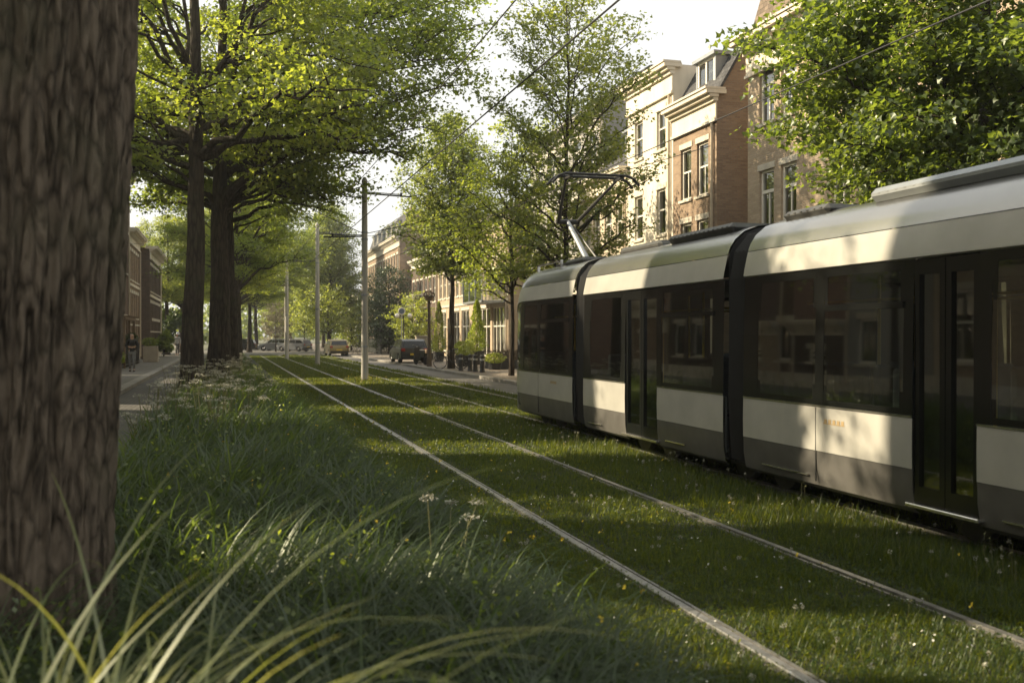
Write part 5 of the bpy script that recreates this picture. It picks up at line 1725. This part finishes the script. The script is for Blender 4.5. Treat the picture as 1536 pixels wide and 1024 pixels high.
    for x in (-1.5, -.02):
        for y in (0, 1.6, 3.2, 4.8): f.box(x - .04, x + .04, y - .04, y + .04, 0, 1.6 if x < -1 else 2.1)
    for z, x in ((0.0, -1.5), (1.6, -1.5)): f.box(x - .05, x + .05, -.05, 4.85, z - .06, z + .06)
    f.box(-1.5, 0, -.05, .05, -.06, .06); f.box(-1.5, 0, 4.75, 4.85, -.06, .06); f.box(-1.46, -.03, .05, 4.75, -.05, -.01)
    f.build('frame', M['zinc'], o, fix=False)
    g = MB().quad((-1.5, 0, .06), (-1.5, 4.8, .06), (-1.5, 4.8, 1.54), (-1.5, 0, 1.54)).quad((-1.46, 0, .06), (0, 0, .06), (0, 0, 2.0), (-1.46, 0, 1.54))
    g.build('pane', M['glass'], o, fix=False)
    MB().prism([(-1.62, 1.66), (0, 2.14), (0, 2.2), (-1.62, 1.72)], 'y', -.1, 4.9).build('roof', M['white'], o)
    # white balconies
    def balcony(label, X, y0, y1, z, d, mat):
        o = empty('balcony', (X, y0, z), 0, label, 'balcony')
        MB().box(-d, -.002, 0, y1 - y0, -.14, 0).build('slab', M['stone'], o)
        b = MB(); L = y1 - y0
        b.box(-d, -d + .05, 0, L, .92, 1.0).box(-d, -d + .05, 0, L, .1, .15)
        b.box(-d, -.01, 0, .05, .92, 1.0).box(-d, -.01, L - .05, L, .92, 1.0)
        n = int(L / .16)
        for k in range(n + 1): b.box(-d + .012, -d + .038, k * (L - .03) / n, k * (L - .03) / n + .026, 0, .92)
        b.build('railing', mat, o)
    balcony('small white balcony over the dark doorway', 16, 81.5, 85.0, 4.1, 1.1, M['white'])
    balcony('far white railed balcony above the dark porch', 16.2, 129, 134.5, 3.5, 1.8, M['white'])
    board_fence('dark board garden fence below the evergreens', 12.6, 84.5, 97.5, 1.25)
    # ---- left side
    iron_fence('black iron front garden fence beside the left pavement', -4.75, 44.0, 60.0, 1.15)
    o = empty('pergola', (-5.58, 51.0, .118), 0, 'wooden pergola shading a front door on the left', 'pergola')
    for y in (0, 2.6, 5.2): MB().box(.82, .92, y - .05, y + .05, 0, 2.35).build('post', M['wood'], o)
    MB().box(.8, .94, -.2, 5.4, 2.351, 2.47).build('beam', M['wood'], o)
    sl = MB()
    for k in range(14): sl.box(.02, 1.15, k * .4 - .03, k * .4 + .03, 2.471, 2.54)
    sl.build('slats', M['wood'], o)
    gs = 'front garden shrubs on the left'
    shrub('dark rounded shrub behind the iron fence', (-5.0, 53.0, .118), 1.9, .55, M['leaf_dark'], 3000, .12, 11, gs, 1.2)
    shrub('lime shrub low against the iron fence', (-5.05, 49.5, .118), 1.2, .4, M['leaf_lime'], 1800, .1, 12, gs, .8)
    shrub('big dark bush where the houses end', (-5.2, 85.5, .118), 4.0, 1.5, M['leaf_dark'], 6000, .2, 13, gs)
    shrub('lower green bush in front of the big dark bush', (-4.5, 78.5, .118), 2.4, .55, M['leaf_maple'], 4000, .16, 14, gs, 1.6)
    shrub('far bush at the end of the left gardens', (-5.4, 92.5, .118), 4.5, 2.0, M['leaf_maple'], 5000, .25, 15, gs)
    planter('pale square planter box on the left pavement', (-4.35, 63.0, .118), .42, .95, ('ball', .5, .45, 700, .09), M['leaf_maple'], True, gs, 9, pot=M['cabinet'])
    # ---- birds over the roofs
    first = None
    for k, (x, y, z, rz, lab) in enumerate([(17.2, 60, 20.8, 20, 'small dark bird, rightmost of four flying over the roofs'), (15.0, 60, 20.85, 140, 'small dark bird third from left over the roofs'),
                                            (14.1, 60, 20.75, 60, 'small dark bird second from left over the roofs'), (13.6, 60, 21.2, 250, 'small dark bird leftmost of four over the roofs')]):
        if first is None:
            first = empty('flying_bird', (x, y, z), R(rz), lab, 'bird', 'birds over the roofs')
            MB().lathe([(.004, -.16), (.035, -.08), (.045, 0), (.035, .08), (.02, .12), (.004, .15)], 8, axis='y').build('body', M['iron'], first, smooth=True)
            for sg in (-1, 1):
                MB().add([(sg * .03, .05, .01), (sg * .03, -.05, .01), (sg * .2, -.03, .10), (sg * .2, .06, .10), (sg * .38, -.06, .04), (sg * .03, .05, .022), (sg * .03, -.05, .022), (sg * .2, -.03, .112), (sg * .2, .06, .112)],
                         [(0, 1, 2, 3), (3, 2, 4), (5, 6, 7, 8), (8, 7, 4)]).build('wing', M['iron'], first)
        else:
            c = copy_tree(first); c.location = (x, y, z); c.rotation_euler.z = R(rz); c['label'] = lab
    # roof mast on the grey block
    o = empty('roof_mast', (18.6, 54.6, 13.2), 0, 'thin lattice mast on the roof behind the trees', 'mast')
    m = MB()
    for sx in (-.5, .5): m.tube([(sx, 0, -.2), (sx, 0, 7.0)], .04, 6)
    for k in range(7): m.tube([(-.5, 0, k + .3), (.5, 0, k + .3)], .02, 5)
    m.tube([(-1.6, 0, 6.8), (1.2, 0, 6.9)], .03, 5)
    m.build('lattice', M['steel_dark'], o)
# ------------------------------------------------------------------ light, air and camera
def build_world():
    w = bpy.data.worlds.new('World'); SC.world = w; w.use_nodes = True
    t = w.node_tree; t.nodes.clear()
    out = t.nodes.new('ShaderNodeOutputWorld'); bg = t.nodes.new('ShaderNodeBackground')
    sky = t.nodes.new('ShaderNodeTexSky'); sky.sky_type = 'NISHITA'
    sky.sun_disc = False
    sky.sun_elevation = R(SUN_EL)
    tox = Vector((-math.cos(R(SUN_AZ)), math.sin(R(SUN_AZ)), 0))
    sky.sun_rotation = math.atan2(tox.x, tox.y)
    sky.air_density = 1.0; sky.dust_density = 3.5; sky.ozone_density = 1.0
    # thin bright cloud veil over the blue
    tc = t.nodes.new('ShaderNodeTexCoord'); mp = t.nodes.new('ShaderNodeMapping'); nz = t.nodes.new('ShaderNodeTexNoise')
    mp.inputs['Scale'].default_value = (1, 1, 3.0); nz.inputs['Scale'].default_value = 2.2; nz.inputs['Detail'].default_value = 7; nz.inputs['Roughness'].default_value = .6
    t.links.new(tc.outputs['Generated'], mp.inputs[0]); t.links.new(mp.outputs[0], nz.inputs['Vector'])
    rp = t.nodes.new('ShaderNodeValToRGB'); rp.color_ramp.elements[0].position = .3; rp.color_ramp.elements[1].position = .7
    rp.color_ramp.elements[0].color = (.78, .78, .78, 1); rp.color_ramp.elements[1].color = (.95, .95, .95, 1)
    t.links.new(nz.outputs['Fac'], rp.inputs[0])
    mx = t.nodes.new('ShaderNodeMix'); mx.data_type = 'RGBA'
    t.links.new(rp.outputs[0], mx.inputs[0]); t.links.new(sky.outputs[0], mx.inputs[6]); mx.inputs[7].default_value = CLOUD
    t.links.new(mx.outputs[2], bg.inputs[0]); bg.inputs[1].default_value = SKY_STRENGTH
    t.links.new(bg.outputs[0], out.inputs[0])


def build_light():
    l = bpy.data.lights.new('sun', 'SUN'); l.energy = SUN_E; l.angle = R(.6); l.color = (1.0, .84, .59)
    o = bpy.data.objects.new('sun', l); COL.objects.link(o)
    d = Vector((-math.cos(R(SUN_AZ)) * math.cos(R(SUN_EL)), math.sin(R(SUN_AZ)) * math.cos(R(SUN_EL)), math.sin(R(SUN_EL))))
    o.rotation_euler = d.to_track_quat('Z', 'Y').to_euler()
    o.location = (-30, 20, 40)


def build_haze():
    b = MB().box(-90, 130, -30, 260, -1.2, 45).build('haze', None or bpy.data.materials.new('haze_air'))
    m = b.data.materials[0]; m.use_nodes = True; t = m.node_tree; t.nodes.clear()
    out = t.nodes.new('ShaderNodeOutputMaterial'); v = t.nodes.new('ShaderNodeVolumePrincipled')
    v.inputs['Color'].default_value = (.94, .96, .96, 1); v.inputs['Density'].default_value = HAZE; v.inputs['Anisotropy'].default_value = .45
    t.links.new(v.outputs[0], out.inputs['Volume'])
    tag(b, 'thin warm evening haze in the air along the street', 'haze', kind='stuff')


def build_camera():
    c = bpy.data.cameras.new('camera'); c.lens = 35; c.sensor_width = 36; c.clip_end = 4000; c.clip_start = .05
    c.dof.use_dof = True; c.dof.focus_distance = 17.0; c.dof.aperture_fstop = 2.4
    o = bpy.data.objects.new('camera', c); COL.objects.link(o)
    o.location = (0, 0, 1.7); o.rotation_euler = (R(90 - .35), 0, R(-16))
    SC.camera = o


def shade_houses():
    """unseen houses added at left, heights and gaps shaped to shade tram and turf"""
    def plain(label, yn, yf, H, wall, D, X=-7.6, roof=None):
        W = yf - yn; xs = spaced(.3, W - .3, max(1, int(W / 1.7)))
        rows = [(1.0, min(1.9, H - 2.4), .95, xs[1:] or xs, 'sash', (0,), 0)]
        if H > 6: rows.append((H - 2.8, 1.75, .95, xs, 'sash', (.3, 0), 0))
        if H > 8.6: rows.append((H - 5.6, 1.8, .95, xs, 'sash', (0, .4), 0))
        house('townhouse', label, 'house', X, yn, yf, -1, H, wall, rows, D=D, roof=roof, roof_mat=M['slate'], frieze=.6, over=.35, trim=M['cream'])
    for a in SHADE: plain(*a)


CLOUD = (5.4, 5.38, 5.15, 1)
SKY_STRENGTH = .10
SUN_E = 5.0
HAZE = .0007
EXPO = 1.1
SHADE = [  # added unseen houses: tall ones block the sun, low ones let patches through
    ('unseen brick house added for shade, farthest left and back from the lane', -14, 3.4, 12.8, M['brick_red'], 6),
    ('unseen low flat annex added left of the camera as a sun gap', 3.45, 8.2, 4.6, M['brick_pale'], 3.5),
    ('unseen narrow tall house added for shade left of the camera', 8.25, 9.6, 12.8, M['grey_render'], 3),
    ('unseen low flat annex added behind the big trunk as a sun gap', 9.65, 12.3, 5.0, M['brick_pale'], 3.0),
    ('unseen narrow grey rendered house added for shade behind the big trunk', 12.35, 14.0, 12.8, M['grey_render'], 3),
    ('unseen middle annex added behind the big trunk as a sun gap', 14.05, 17.0, 6.4, M['brick_pale'], 3.0),
    ('unseen tall buff house added for shade behind the big trunk', 17.05, 19.2, 12.8, M['cream_dark'], 3.5),
    ('unseen flat annex added as a sun gap between two tall shade houses', 19.25, 23.0, 5, M['brick_pale'], 3.5),
    ('unseen tall grey rendered house added for shade behind the big trunk', 23.05, 27, 12.4, M['grey_render'], 4),
    ('unseen low shed house added as a sun gap for the lane', 27.05, 30.0, 2.8, M['brick_dark'], 2.6),
    ('unseen slim red brick house added for shade behind the big trunk', 30.05, 30.9, 10, M['brick_red'], 2.5),
    ('unseen low pale house added as a second sun gap for the lane', 30.95, 34, 2.8, M['brick_pale'], 2.6),
    ('unseen broad dark brick house added for shade behind the big trunk', 34.05, 40, 12, M['brick_dark'], 6),
    ('unseen low house added at the far end of the shade row', 40.05, 44.0, 3.2, M['brick_warm'], 4),
]

build_ground()
build_houses()
shade_houses()
build_trees()
build_grass()
build_tram()
build_overhead()
build_props()
build_world()
build_light()
if HAZE: build_haze()
build_camera()
SC.view_settings.view_transform = 'Standard'
SC.view_settings.look = 'None'
SC.view_settings.gamma = 1
SC.view_settings.exposure = EXPO
SC.view_settings.use_curve_mapping = False
cy = SC.cycles
cy.max_bounces = 8; cy.diffuse_bounces = 3; cy.glossy_bounces = 3; cy.transmission_bounces = 4; cy.transparent_max_bounces = 12; cy.volume_bounces = 0
cy.use_denoising = True
cy.volume_step_rate = 4
cy.sample_clamp_indirect = 6
cy.caustics_reflective = False; cy.caustics_refractive = False
